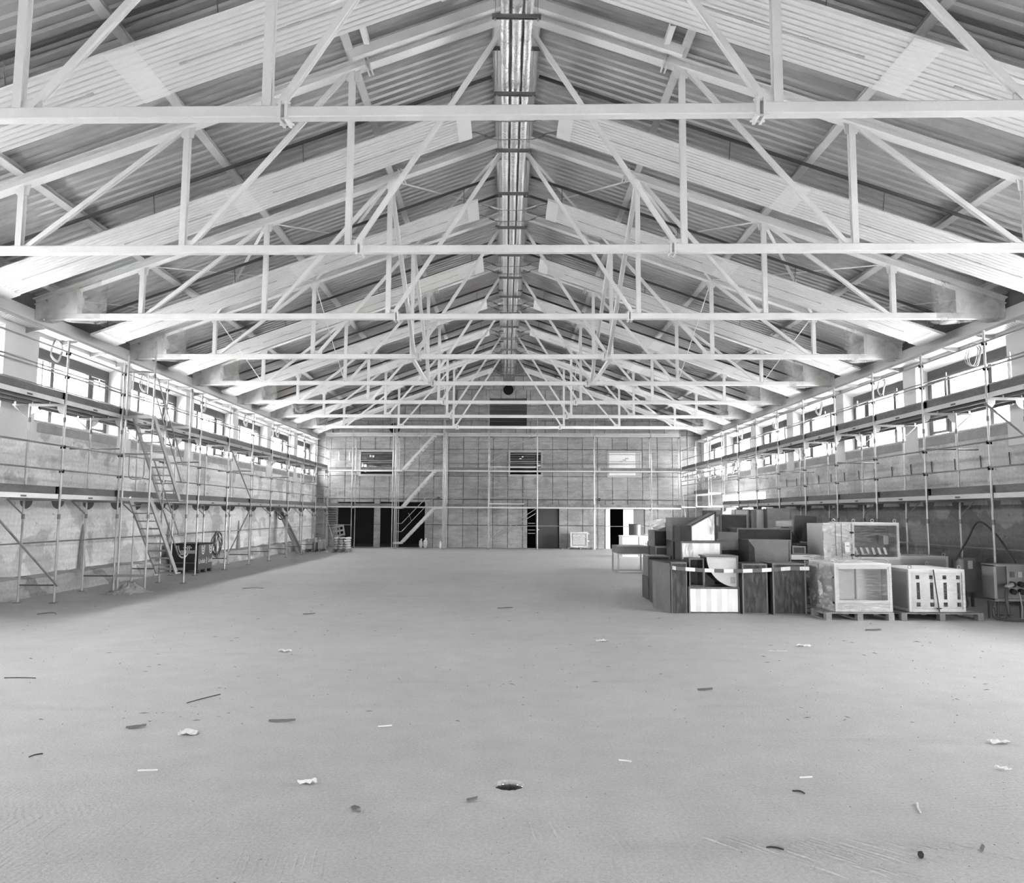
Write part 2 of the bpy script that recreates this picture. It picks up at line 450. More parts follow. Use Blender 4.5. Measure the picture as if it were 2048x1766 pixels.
# ================================================================== FLOOR AND GROUND
HX, HY, HR = -0.098, 5.537, 0.105
def make_floor():
    n = 32; g = G()
    x0, x1, y0, y1 = -11.2, 11.2, YF - 0.3, 48.0
    ci = []; hb = 0.3
    for i in range(n):
        t = 2 * PI * i / n; j = 1 + 0.05 * math.sin(i * 2.7)
        ci.append((HX + HR * j * math.cos(t), HY + HR * j * math.sin(t)))
    def sq(t):
        c, s_ = math.cos(t), math.sin(t); k = hb / max(abs(c), abs(s_)); return (HX + c * k, HY + s_ * k)
    so = [sq(2 * PI * i / n) for i in range(n)]
    v = [(p[0], p[1], 0) for p in ci] + [(p[0], p[1], 0) for p in so] + [(p[0], p[1], -0.03) for p in ci]
    f = [(i, n + i, n + (i + 1) % n, (i + 1) % n) for i in range(n)] + [(i, (i + 1) % n, 2 * n + (i + 1) % n, 2 * n + i) for i in range(n)]
    g.add(v, f)
    for a, b, c, d in cells(x0, x1, y0, y1, [(HX - hb, HX + hb, HY - hb, HY + hb)]):
        g.quad((a, c, 0), (b, c, 0), (b, d, 0), (a, d, 0))
    o = g.build('floor', 'floor'); tag(o, 'grey raked concrete floor of the hall', kind='structure')
    g = G(); g.add([(HX + 0.104 * math.cos(2 * PI * i / 24), HY + 0.104 * math.sin(2 * PI * i / 24), -0.55) for i in range(24)], [tuple(range(24))])
    for i in range(24):
        a, b = 2 * PI * i / 24, 2 * PI * (i + 1) / 24; q = [(HX + 0.108 * math.cos(t), HY + 0.108 * math.sin(t)) for t in (a, b)]
        g.quad((*q[0], -0.03), (*q[1], -0.03), (*q[1], -0.55), (*q[0], -0.55))
    g.build('hole_shade', 'cabinet_dark', o)  # dark lining added, painting the shade inside the hole
make_floor()
g = G()
for a, b, c, d in cells(-140, 140, -120, 180, [(-11.2, 11.2, YF - 0.3, 48.0)]):
    g.quad((a, c, -0.03), (b, c, -0.03), (b, d, -0.03), (a, d, -0.03))
M('yard', 0.7, 0.9, var=0.1, scale=0.3)
tag(g.build('ground', 'yard'), 'pale gravel yard outside the hall', kind='structure')

# ================================================================== CEILING: sheets, purlins, braces
ceil = struct('ceiling', 'corrugated metal roof on purlins under a shallow ridge')
def roof_sheet(s, ya, yb):
    g = G(); per = 0.207; n = max(1, round((yb - ya) / per)); per = (yb - ya) / n
    prof = []
    for i in range(n):
        y = ya + i * per
        prof += [(y, 0.0), (y + per * 0.50, 0.0), (y + per * 0.60, 0.042), (y + per * 0.90, 0.042)]
    prof.append((yb, 0.0))
    xs = (0.0, 3.8, 7.6, 11.5); v = []
    for x in xs:
        for y, dz in prof: v.append((s * x, sky(s * x, y), zr(x, ROOF) + dz))
    m = len(prof); f = []
    for k in range(len(xs) - 1):
        for i in range(m - 1):
            q = (k * m + i, k * m + i + 1, (k + 1) * m + i + 1, (k + 1) * m + i)
            f.append(q if s > 0 else tuple(reversed(q)))
    g.add(v, f)
    return g.build('roof_sheet', 'sheet_metal', ceil)
ends = [YF - 0.6] + T[2:12] + [YB + 1.2]
for i in range(len(ends) - 1):
    if ends[i + 1] - ends[i] < 0.4: continue
    for s in (-1, 1): roof_sheet(s, ends[i], ends[i + 1])
cs, sn = math.cos(math.atan(SL)), math.sin(math.atan(SL))
for s in (-1, 1):
    for x in (0.34, A, 2 * A, 3 * A, 10.30):
        z = zr(x, ROOF) - 0.064 / cs
        G().ibeam((s * x, YF, z), (s * x, YB + 0.1, z), 0.14, 0.12, 0.012, 0.03, up=(s * sn, 0, cs)).build('purlin', 'purlin_steel', ceil)
G().box(-0.18, 0.18, YF, YB, ROOF - 0.075, ROOF - 0.06).build('ridge_flashing', 'sheet_metal', ceil)
# wind bracing in the roof plane (third bay) and between the verticals
def node_top(n, i, dz=0.0): x = n * A; return (x, sky(x, TV[i]), zr(x, RB) + 0.05 + dz)
def node_bot(n, i, dz=0.07): x = n * A; return (x, sky(x, TV[i]), ZC + dz)
for s in (-1, 1):
    for n in (0, 1, 2, 3):
        n1 = n + 1 if n < 3 else 3.75
        G().beam(node_top(s * n, 2), node_top(s * n1, 3), 0.07, 0.012).build('brace', 'white_paint', ceil)
        G().beam(node_top(s * n1, 2, 0.02), node_top(s * n, 3, 0.02), 0.07, 0.012).build('brace', 'white_paint', ceil)
    G().ibeam(node_top(s, 2), node_bot(s * 0.97, 3), 0.12, 0.1, 0.012, 0.012, up=(1, 0, 0)).build('brace', 'white_paint', ceil)
    G().ibeam(node_top(s, 3), node_bot(s * 0.97, 4), 0.10, 0.1, 0.012, 0.012, up=(1, 0, 0)).build('brace', 'white_paint', ceil)
    G().beam(node_bot(s, 3), node_bot(s, 4), 0.10, 0.08).build('brace', 'white_paint', ceil)
    G().tube(node_top(s * 2, 3), node_bot(s * 2, 4), 0.014, 6).build('brace_rod', 'white_paint', ceil)
    G().tube(node_top(s * 3, 3), node_bot(s * 3, 4), 0.014, 6).build('brace_rod', 'white_paint', ceil)
    G().tube(node_top(s * 1, 5), node_bot(s * 1, 6), 0.012, 6).build('brace_rod', 'white_paint', ceil)
# trimmer frame over the second truss
for s in (-1, 1):
    y = TV[1] - 0.33
    G().beam((s * 0.05, sky(s * 0.05, y), 10.37), (s * 2.74, sky(s * 2.74, y), 10.37 - SL * 2.69), 0.10, 0.16, up=(s * sn, 0, cs)).build('trimmer', 'white_paint', ceil)
    x = s * 2.46; G().beam((x, y - 0.05, zr(x, 10.44)), (x, y - 0.62, zr(x, 10.44)), 0.09, 0.10).build('trimmer_stub', 'white_paint', ceil)

# ================================================================== SIDE WALLS WITH WINDOWS
WIN_W, WZ0, WZ1 = 3.75, 3.90, 5.66
WHEAD = 5.80                     # the plaster heads slope up from the frames to the wall face
def win_centres(s):
    c0 = 19.28 if s < 0 else 18.38
    return [c0 + 4.403 * k - (0.55 if k < 0 else 0) for k in range(-3, 6)]
wn = [0]
def side_wall(s, name, doors, wmatname):
    root = struct(name, ('left' if s < 0 else 'right') + ' long wall, white plaster above old concrete')
    X0, X1 = s * WX, s * (WX + 0.46)
    lo, hi = min(X0, X1), max(X0, X1)
    y0, y1 = YF, YB + 0.6
    zd = 2.12 if s > 0 else 0.0
    for a, b, c, d in cells(y0, y1, zd, WZ0 - 0.03, doors):
        G().box(lo, hi, a, b, c, d).build('lower_wall', wmatname, root)
    if zd:
        for a, b, c, d in cells(y0, y1, 0, zd, doors):
            G().box(lo, hi, a, b, c, d).build('dado', 'dado', root)
    wins = [(c - WIN_W / 2, c + WIN_W / 2) for c in win_centres(s)]
    # piers
    edges = [y0] + [e for w in wins for e in w] + [y1]
    for i in range(0, len(edges), 2):
        a, b = edges[i], edges[i + 1]
        if b - a < 0.05: continue
        G().box(lo, hi, a, b, WZ0 - 0.03, WHEAD).build('pier', 'plaster_white', root)
        f0, f1 = sorted((X0 - s * 0.025, X0 + s * 0.05))
        G().box(f0, f1, a - 0.06, b + 0.06, 3.42 + 0.06 * math.sin(i * 1.7), WZ0 - 0.03).build('plaster_apron', 'plaster_white', root)
    G().box(lo, hi, y0, y1, WHEAD, 6.36).build('ring_beam', 'plaster_white', root)
    for a, b in wins:
        f0, f1 = sorted((X0 - s * 0.02, X0 + s * 0.03))
        G().box(f0, f1, a + 0.06, b - 0.06, 3.64, 3.84).build('sill_band', 'sill_stone', root)
        G().prism([(X0, a, WHEAD), (s * (WX + 0.46), a, WHEAD), (s * (WX + 0.46), a, WZ1), (s * (WX + 0.30), a, WZ1)], (0, b - a, 0)).build('splayed_head', 'plaster_white', root)
    e0, e1 = sorted((s * (WX + 0.12), s * (WX + 0.34)))
    G().box(e0, e1, y0, y1, 6.36, 6.95).build('eave_board', 'wood_dark', root)
    # windows
    for (a, b) in wins:
        wn[0] += 1
        c = (a + b) / 2
        w = struct('window_%d' % wn[0], 'dark framed strip window in the long wall', (s * (WX + 0.36), c, WZ0))
        gx = s * (WX + 0.36)
        d0, d1 = sorted((gx - s * 0.04, gx + s * 0.04))
        m1, m2 = a + 1.12, b - 0.95
        G().box(d0, d1, a, b, WZ1 - 0.20, WZ1).build('blind_box', 'window_head', w)
        G().box(d0, d1, a, b, WZ0, WZ0 + 0.07).build('frame_rail', 'window_frame', w)
        G().box(d0, d1, a, b, WZ1 - 0.26, WZ1 - 0.20).build('frame_rail', 'window_frame', w)
        for y in (a + 0.07, m1, m2, b - 0.07):
            G().box(d0, d1, y - 0.07, y + 0.07, WZ0 + 0.07, WZ1 - 0.26).build('mullion', 'window_frame', w)
        for p, q in ((a + 0.14, m1 - 0.07), (m1 + 0.07, m2 - 0.07)):
            G().box(gx - 0.006, gx + 0.006, p, q, WZ0 + 0.07, WZ1 - 0.26).build('pane', 'pane_glass', w)
        sg = G()
        for y in (m2 + 0.12, b - 0.18): sg.box(d0 - 0.02 * s, d1 - 0.02 * s, y - 0.04, y + 0.04, WZ0 + 0.09, WZ1 - 0.28)
        for z in (WZ0 + 0.12, WZ1 - 0.31): sg.box(d0 - 0.02 * s, d1 - 0.02 * s, m2 + 0.16, b - 0.22, z - 0.03, z + 0.03)
        sash = sg.build('sash', 'window_frame', w)
        G().box(gx - 0.006, gx + 0.006, m2 + 0.16, b - 0.22, WZ0 + 0.15, WZ1 - 0.34).build('pane', 'pane_glass', sash)
        k0, k1 = sorted((X0 - s * 0.06, gx - s * 0.04))
        G().box(k0, k1, a - 0.02, b + 0.02, WZ0 - 0.04, WZ0 + 0.0).build('window_sill', 'plaster_white', w)
        portal('daylight', (s * (WX + 0.47), c, (WZ0 + WZ1) / 2), (0, PI / 2 * s, 0), WZ1 - WZ0, WIN_W)
    return root
GATE_R = (32.4, 38.6, 0.0, 2.85)
GATE_N = (9.0, 10.6, 0.0, 2.2)
wl = side_wall(-1, 'wall_left', [], 'old_wall')
wr = side_wall(1, 'wall_right', [GATE_R, GATE_N], 'old_wall_b')
for gt in (GATE_R, GATE_N):
    portal('daylight', (WX + 0.5, (gt[0] + gt[1]) / 2, (gt[2] + gt[3]) / 2), (0, PI / 2, 0), gt[3] - gt[2], gt[1] - gt[0])
# rough plinth along the left wall
g = G(); n = 60; rnd = random.Random(5); ys = [12.0 + (42.6 - 12.0) * i / n for i in range(n + 1)]
prof = []
for y in ys:
    o = rnd.uniform(-0.03, 0.03); t = rnd.uniform(-0.02, 0.02)
    prof.append([(-WX, y, 0), (-WX + 0.30 + o, y, 0), (-WX + 0.28 + o, y, 0.22), (-WX + 0.24 + o, y, 0.40 + t), (-WX, y, 0.46 + t)])
vs_ = [p for r in prof for p in r]
fs_ = [(i * 5 + k, (i + 1) * 5 + k, (i + 1) * 5 + k + 1, i * 5 + k + 1) for i in range(n) for k in range(4)]
g.add(vs_, fs_); g.build('plinth', 'plinth', wl)
g = G()
for i, y in enumerate([15.2, 19.6, 24.6, 31.0]):     # tapering wedges modelling the triangular shadows on the wall
    g.add([(-WX + 0.02, y - 0.13, 0.4), (-WX + 0.10, y - 0.13, 0.4), (-WX + 0.10, y + 0.13, 0.4), (-WX + 0.02, y + 0.13, 0.4), (-WX + 0.02, y, 1.55), (-WX + 0.05, y, 1.55)],
          [(0, 1, 2, 3), (0, 4, 5, 1), (1, 5, 2), (2, 5, 4, 3), (3, 4, 0)])
    g.build('shadow_wedge', 'sill_stone', wl); g = G()
# starter bars sticking out of the right wall
for i in range(16):
    y = 14.5 + i * 1.02; g = G()
    g.tube((WX - 0.03, y, 2.95), (WX - 0.03, y + 0.02, 3.24), 0.012, 5).build('starter_bar', 'dark_grey', wr)
G().tube((WX - 0.03, 14, 2.96), (WX - 0.03, 33, 2.96), 0.008, 5).build('starter_bar', 'dark_grey', wr)

# gable wall behind the camera, with a wide open gateway
wf = struct('wall_front', 'gable wall with a wide open gateway')
FRONT = [(-1.6, 1.6, 0.0, 2.4)]
for a, b, c, d in cells(-11.2, 11.2, 0, 10.6, FRONT):
    G().box(a, b, YF - 0.3, YF, c, min(d, 10.6)).build('gable', 'plaster_white', wf)
portal('daylight', (0, YF - 0.31, 1.2), (PI / 2, 0, 0), 3.2, 2.4)

# ================================================================== BACK WALL, formwork panels with open joints
wb = bpy.data.objects.new('wall_back', None); COL.objects.link(wb); wb.location = (0, YB, 0); wb.rotation_euler = (0, 0, SKA)
tag(wb, 'grey concrete end wall with formwork joints and dark openings', kind='structure')
OPEN = [(-9.48, -7.46, 0, 2.48), (-7.10, -4.61, 0, 2.49), (1.09, 2.83, 0, 2.18), (5.39, 7.54, 0, 2.18),
        (-8.30, -6.39, 3.99, 5.33), (0.05, 1.90, 4.01, 5.33), (5.53, 7.37, 3.98, 5.32), (-1.06, 1.02, 6.68, 8.34),
        (-0.30, 0.32, 9.2, 9.56), (-9.85, -9.5, 6.32, 6.52), (9.6, 9.95, 6.30, 6.50)]
xe = [-10.75 + 0.8269 * i for i in range(27)]
ze = [0, 1.25, 2.66, 3.95, 5.45, 6.25, 7.05, 7.9, 8.8, 9.6, 10.55]
rnd = random.Random(11)
for i in range(len(xe) - 1):
    for j in range(len(ze) - 1):
        sh = 0.4135 * (j % 2) if j > 4 else 0
        for a, b, c, d in cells(xe[i] + sh, xe[i + 1] + sh, ze[j], ze[j + 1], OPEN):
            if b - a < 0.03 or d - c < 0.03: continue
            za, zb = min(d, zr(a, 10.6)), min(d, zr(b, 10.6))
            if za <= c + 0.02 and zb <= c + 0.02: continue
            za, zb = max(za, c + 0.01), max(zb, c + 0.01)
            e = 0.013; y = rnd.uniform(-0.012, 0.012)
            g = G().hexa([(a + e, y, c + e), (b - e, y, c + e), (b - e, y + 0.25, c + e), (a + e, y + 0.25, c + e), (a + e, y, za - e), (b - e, y, zb - e), (b - e, y + 0.25, zb - e), (a + e, y + 0.25, za - e)])
            g.build('panel', 'back_concrete', wb, world=False)
# rooms behind the end wall, their darkness painted as near-black walls
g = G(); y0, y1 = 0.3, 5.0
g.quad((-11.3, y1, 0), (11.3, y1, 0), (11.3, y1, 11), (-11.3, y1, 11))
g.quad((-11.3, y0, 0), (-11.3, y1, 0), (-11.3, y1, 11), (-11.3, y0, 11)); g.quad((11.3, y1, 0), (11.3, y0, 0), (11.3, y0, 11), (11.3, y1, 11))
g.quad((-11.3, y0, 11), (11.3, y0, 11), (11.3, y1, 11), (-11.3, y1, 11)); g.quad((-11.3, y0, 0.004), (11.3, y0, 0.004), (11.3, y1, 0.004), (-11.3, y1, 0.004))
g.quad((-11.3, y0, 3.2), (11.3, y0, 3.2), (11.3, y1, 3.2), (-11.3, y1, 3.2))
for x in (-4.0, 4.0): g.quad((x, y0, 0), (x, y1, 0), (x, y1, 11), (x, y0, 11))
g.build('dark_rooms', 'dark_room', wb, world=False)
def back_part(name, mat, parent, g): return g.build(name, mat, parent, world=False)
# drilled cores: collar, and a black disc painting the dark of the bore
for x, z, r in ((0.0, 8.80, 0.29), (-6.36, 6.62, 0.30), (-3.85, 2.73, 0.09), (5.04, 2.70, 0.09)):
    g = G(); g.tube((x, -0.03, z), (x, 0.05, z), r + 0.012, 20); back_part('bore_collar', 'sill_stone', wb, g)
    g = G(); g.tube((x, -0.034, z), (x, -0.02, z), r, 20); back_part('bore', 'hollow_shade', wb, g)
# windows of the end wall
def end_window(n, x0, x1, z0, z1, kind):
    w = bpy.data.objects.new('window_%d' % n, None); COL.objects.link(w); w['kind'] = 'structure'
    w['label'] = {'dark': 'dark end wall window with two paper notes', 'slat': 'dark end wall window with horizontal slats', 'board': 'end wall window closed with a pale board'}[kind]
    w.parent = None; w.location = wmat(wb) @ Vector(((x0 + x1) / 2, 0, z0)); w.rotation_euler = (0, 0, SKA)
    hw, h = (x1 - x0) / 2, z1 - z0
    for q in ((-hw - 0.03, hw + 0.03, -0.06, 0.05), (-hw - 0.03, hw + 0.03, h - 0.05, h + 0.06)):
        G().box(q[0], q[1], -0.06, 0.10, q[2], q[3]).build('frame_rail', 'frame_light', w, world=False)
    for s in (-1, 1):
        a, b = sorted((s * (hw + 0.03), s * (hw - 0.07))); G().box(a, b, -0.06, 0.10, 0.05, h - 0.05).build('frame_stile', 'frame_light', w, world=False)
    if kind == 'board':
        G().box(-hw + 0.07, hw - 0.30, -0.02, 0.02, 0.05, h - 0.05).build('board', 'white_box', w, world=False)
        G().box(hw - 0.29, hw - 0.07, -0.02, 0.02, 0.05, h - 0.05).build('board', 'cardboard', w, world=False)
        for dx, dz in ((0.0, 0.86), (0.12, 0.95), (-0.2, 0.78)): G().box(dx - 0.09, dx + 0.1, -0.026, -0.021, dz, dz + 0.07).build('mark', 'frame_light', w, world=False)
    else:
        G().box(-hw + 0.07, hw - 0.07, 0.03, 0.04, 0.05, h - 0.05).build('pane', 'dark_glass', w, world=False)
    if kind == 'dark':
        for dx, t in ((-0.36, 0.25), (-0.2, 0.0)):
            G().beam((dx - 0.055, 0.02, 1.05 + t * 0.1), (dx + 0.055, 0.02, 1.05), 0.005, 0.12).build('paper_note', 'paper', w, world=False)
    if kind == 'slat':
        for k in range(6): G().box(-hw + 0.07, hw - 0.4, -0.01, 0.02, 0.25 + k * 0.16, 0.27 + k * 0.16).build('slat', 'grey_bar', w, world=False)
        G().box(-0.2, -0.12, -0.03, 0.0, 1.0, 1.07).build('paper_note', 'paper', w, world=False); G().box(-0.35, -0.22, -0.03, 0.0, 0.9, 0.95).build('paper_note', 'paper', w, world=False)
        G().box(0.66, 0.84, -0.03, 0.02, 0.5, 0.6).build('paper_note', 'paper', w, world=False)
end_window(wn[0] + 1, -8.30, -6.39, 3.99, 5.33, 'dark')
end_window(wn[0] + 2, 0.05, 1.90, 4.01, 5.33, 'slat')
end_window(wn[0] + 3, 5.53, 7.37, 3.98, 5.32, 'board')
# louvres in the opening high up and beside the left doorway
for k in range(7): back_part('louvre', 'dark_grey', wb, G().box(-1.05, 1.01, 0.10, 0.16, 6.80 + k * 0.22, 6.83 + k * 0.22))
for k in range(9): back_part('louvre', 'dark_grey', wb, G().box(-10.05, -9.55, -0.05, -0.015, 1.1 + k * 0.13, 1.15 + k * 0.13))
# doorways right of the middle
def leaf(n, label, x0, x1, z1, y0, y1, mat, handle=None):
    o = bpy.data.objects.new('door_%d' % n, None); COL.objects.link(o); o.location = wmat(wb) @ Vector((x0, y0, 0)); o.rotation_euler = (0, 0, SKA); o['kind'] = 'structure'; o['label'] = label
    G().box(0, x1 - x0, 0, y1 - y0, 0, z1).build('door_leaf', mat, o, world=False)
    if handle: G().box(handle, handle + 0.12, -0.05, 0, 1.0, 1.04).build('door_handle', 'alu', o, world=False)
leaf(1, 'dark grey door standing in the middle doorway', 1.55, 2.80, 2.16, 0.12, 0.17, 'dark_grey', 0.08)
leaf(2, 'white panel beside the right hand doorway', 6.36, 6.92, 2.16, -0.04, 0.02, 'white_box')
leaf(3, 'grey panel closing the right hand doorway', 6.94, 7.52, 2.16, 0.06, 0.10, 'cabinet')
back_part('door_jamb', 'white_box', wb, G().box(5.39, 5.64, -0.05, 0.3, 0, 2.18))
back_part('door_jamb', 'plaster_white', wb, G().box(-7.46, -7.10, -0.03, 0.28, 0, 2.5)) if False else None
back_part('steel_ladder', 'tube_steel', wb, G().box(1.12, 1.50, 0.05, 0.08, 0.8, 0.83).box(1.12, 1.50, 0.05, 0.08, 1.35, 1.38).box(1.12, 1.50, 0.05, 0.08, 0.98, 1.01))

# ================================================================== ROOF TRUSSES
def make_truss():
    r = thing('roof_truss', 'white painted steel roof truss spanning the hall', 'truss', (0, TV[0], ZC), SKA, 'white roof trusses in a row')
    W = 'white_paint'
    def P(g, name, mat=W, parent=None, smooth=False): return g.build(name, mat, parent or r, world=False, smooth=smooth)
    rb = lambda x: RB - ZC - SL * abs(x)
    ch = 0.135
    for s in (-1, 1):
        c = P(G().beam((s * 2.62, 0, ch / 2), (s * WX, 0, ch / 2), 0.135, ch, b=0.012), 'bottom_chord')
        for x in (2.63, 2.56):      # bolted splice
            P(G().box(min(s * x, s * x - s * 0.03), max(s * x, s * x - s * 0.03), -0.10, 0.10, -0.045, ch + 0.035), 'splice_plate', parent=c)
        bg = G()
        for y in (-0.07, 0.07):
            for z in (-0.02, 0.15): bg.tube((s * 2.66, y, z), (s * 2.50, y, z), 0.013, 6)
        P(bg, 'splice_bolts', parent=c)['kind'] = 'stuff'
        ra = P(G().ibeam((s * 0.02, 0, rb(0) + 0.08 / cs), (s * (WX + 0.05), 0, rb(WX + 0.05) + 0.08 / cs), 0.20, 0.16, 0.022, 0.02, up=(s * sn, 0, cs)), 'rafter')
        nx, nz = s * sn, cs
        for x in (2.50, 2.56):
            c0 = Vector((s * x, 0, rb(x) + 0.08)); P(G().beam(c0 + Vector((nx, 0, nz)) * -0.16, c0 + Vector((nx, 0, nz)) * 0.12, 0.24, 0.025, up=(cs, 0, -s * sn)), 'splice_plate', parent=ra)
        for n in (1, 2, 3):
            x = s * n * A
            P(G().ibeam((x, 0, 0.05), (x, 0, rb(x) + 0.03), 0.10, 0.10, 0.012, 0.03, up=(0, 1, 0)), 'vertical')
            x1 = s * (n - 1) * A; dx = -s * 0.10
            top = (x1 + s * 0.10, 0, rb(x1) - 0.02) if n > 1 else (s * 0.12, 0, rb(0) - 0.06)
            P(G().ibeam((x + dx, 0, 0.10), top, 0.075, 0.075, 0.010, 0.03, up=(0, 1, 0)), 'diagonal')
            if n < 3:
                gx0, gx1 = sorted((x + s * 0.06, x - s * 0.27)); 
                if n == 1: gx0, gx1 = sorted((x + s * 0.06, x - s * 0.16))
                P(G().box(gx0, gx1, -0.012, 0.012, ch - 0.01, ch + 0.10), 'gusset_plate')
            P(G().prism([(x - 0.13, -0.012, rb(x - 0.13 * s * s)), (x + 0.13, -0.012, rb(x + 0.13)), (x + 0.10, -0.012, rb(x) - 0.14), (x - 0.10, -0.012, rb(x) - 0.14)], (0, 0.024, 0)), 'gusset_plate')
        # deep haunch over the bearing
        P(G().prism([(s * 9.75, -0.09, ch - 0.01), (s * WX, -0.09, ch - 0.01), (s * WX, -0.09, rb(WX) + 0.02), (s * 9.75, -0.09, rb(9.75) + 0.01)], (0, 0.18, 0)), 'haunch')
        # loose protective film round the end of the truss
        rnd = random.Random(3 if s > 0 else 4); g = G(); k = 7; pts = []
        for i in range(k):
            x = 9.2 + (WX - 0.02 - 9.2) * i / (k - 1); j = lambda: rnd.uniform(-0.025, 0.025)
            t = rb(x) + 0.02; bt = -0.03 - (0.04 if i < 3 else 0)
            pts.append([(s * x, -0.125 + j(), bt + j()), (s * (x + j()), -0.13 + j(), (bt + t) / 2), (s * x, -0.125 + j(), t + j() * 0.5), (s * x, 0.125 + j(), t), (s * (x + j()), 0.13 + j(), (bt + t) / 2), (s * x, 0.125 + j(), bt + j())])
        v = [p for q in pts for p in q]
        g.add(v, [(i * 6 + a, i * 6 + (a + 1) % 6, (i + 1) * 6 + (a + 1) % 6, (i + 1) * 6 + a) for i in range(k - 1) for a in range(6) if a != 2])
        P(g, 'plastic_cover', 'film_loose')
    P(G().beam((-2.54, 0, ch / 2 - 0.003), (2.54, 0, ch / 2 - 0.003), 0.125, 0.125, b=0.012), 'bottom_chord')
    P(G().prism([(-0.20, -0.012, rb(0.2)), (0.20, -0.012, rb(0.2)), (0.14, -0.012, rb(0) - 0.20), (-0.14, -0.012, rb(0) - 0.20)], (0, 0.024, 0)), 'gusset_plate')
    return r
ORD = ['first', 'second', 'third', 'fourth', 'fifth', 'sixth', 'seventh', 'eighth', 'ninth', 'tenth', 'eleventh', 'twelfth', 'thirteenth', 'fourteenth', 'fifteenth', 'sixteenth', 'seventeenth']
truss = make_truss()
for i in range(8):
    t = truss if i == 0 else copy_tree(truss)
    t.location = (0, TV[i], ZC); t['label'] = 'white painted steel roof truss, %s from the grey end wall' % ORD[7 - i]

# ================================================================== RIBBED CEILING PANELS
PC = 9.82
def ceiling_panel(s, i):
    t0 = TV[i] + 0.04; v0, v1 = t0 + 1.50, t0 + 2.70
    xm = 5.6
    r = thing('ribbed_ceiling_panel', 'white ribbed ceiling panel under the %s roof slope, %s from the end wall' % ('left' if s < 0 else 'right', ORD[7 - i]), 'ceiling panel',
              (s * xm, sky(s * xm, (v0 + v1) / 2), zr(xm, PC)), 0, 'white ribbed panels under the %s slope' % ('left' if s < 0 else 'right'))
    def pt(x, v, dz=0.0): return (s * x, sky(s * x, v), zr(x, PC) + dz)
    n = 11; w = (v1 - v0) / n; prof = [(v0, 0.052)]
    for k in range(n):
        a = v0 + k * w
        prof += [(a, 0.045), (a + w * 0.20, 0.045), (a + w * 0.26, 0.006), (a + w * 0.5, 0.0), (a + w * 0.94, 0.004), (a + w * 0.99, 0.045)]
    prof += [(v1, 0.045), (v1, 0.052)]
    g = G(); m = len(prof); X0, X1 = 0.87, 10.30
    g.add([pt(X0, v, dz) for v, dz in prof] + [pt(X1, v, dz) for v, dz in prof], [(k, k + 1, m + k + 1, m + k) for k in range(m - 1)])
    body = g.build('ribbed_sheet', 'white_panel', r)
    g = G(); g.hexa([pt(X0, v0, 0.052), pt(X1, v0, 0.052), pt(X1, v1, 0.052), pt(X0, v1, 0.052), pt(X0, v0, 0.056), pt(X1, v0, 0.056), pt(X1, v1, 0.056), pt(X0, v1, 0.056)]); g.build('insulation', 'frame_light', r)
    for xa, xb in ((X0 - 0.01, X0 + 0.26), (X1 - 0.26, X1 + 0.01)):
        G().hexa([pt(xa, v0 - 0.01, -0.008), pt(xb, v0 - 0.01, -0.008), pt(xb, v1 + 0.01, -0.008), pt(xa, v1 + 0.01, -0.008), pt(xa, v0 - 0.01, 0.05), pt(xb, v0 - 0.01, 0.05), pt(xb, v1 + 0.01, 0.05), pt(xa, v1 + 0.01, 0.05)]).build('end_cap', 'panel_smooth', r)
    xj = 5.30; g = G(); v = []
    for x in (xj - 0.19, xj + 0.19): v += [pt(x, vv, dz * 0.3 - 0.006) for vv, dz in prof[1:-1]]
    mm = m - 2; g.add(v, [(k, k + 1, mm + k + 1, mm + k) for k in range(mm - 1)]); g.build('joint_cover', 'panel_smooth', r)
    for xa, xb in ((1.7, 3.1), (3.2, 4.7), (6.0, 7.6), (8.1, 9.6)):
        vm = (v0 + v1) / 2 + 0.02
        g = G().hexa([pt(xa, vm - 0.008, -0.012), pt(xb, vm - 0.008, -0.012), pt(xb, vm + 0.008, -0.012), pt(xa, vm + 0.008, -0.012), pt(xa, vm - 0.008, 0.0), pt(xb, vm - 0.008, 0.0), pt(xb, vm + 0.008, 0.0), pt(xa, vm + 0.008, 0.0)])
        for xc in (xa, (xa + xb) / 2, xb):
            g.hexa([pt(xc - 0.05, vm - 0.02, -0.014), pt(xc + 0.05, vm - 0.02, -0.014), pt(xc + 0.05, vm + 0.02, -0.014), pt(xc - 0.05, vm + 0.02, -0.014), pt(xc - 0.05, vm - 0.02, 0.0), pt(xc + 0.05, vm - 0.02, 0.0), pt(xc + 0.05, vm + 0.02, 0.0), pt(xc - 0.05, vm + 0.02, 0.0)])
        g.build('slot_strip', 'frame_light', r)
    for vv in (v0 - 0.06, v1 - 0.12):          # dark hanging rails
        rail = G().beam(pt(0.45, vv, 0.42), pt(10.45, vv, 0.42), 0.045, 0.05).build('hanging_rail', 'dark_rail', r)
        for x in (1.2, 4.0, 6.8, 9.9):
            G().tube(pt(x, vv, 0.42), pt(x, vv + (0.08 if vv < t0 + 2 else 0), 0.07), 0.008, 5).build('hanger', 'coupler', rail)
    return r
for i in range(0, 8):
    for s in (-1, 1): ceiling_panel(s, i)
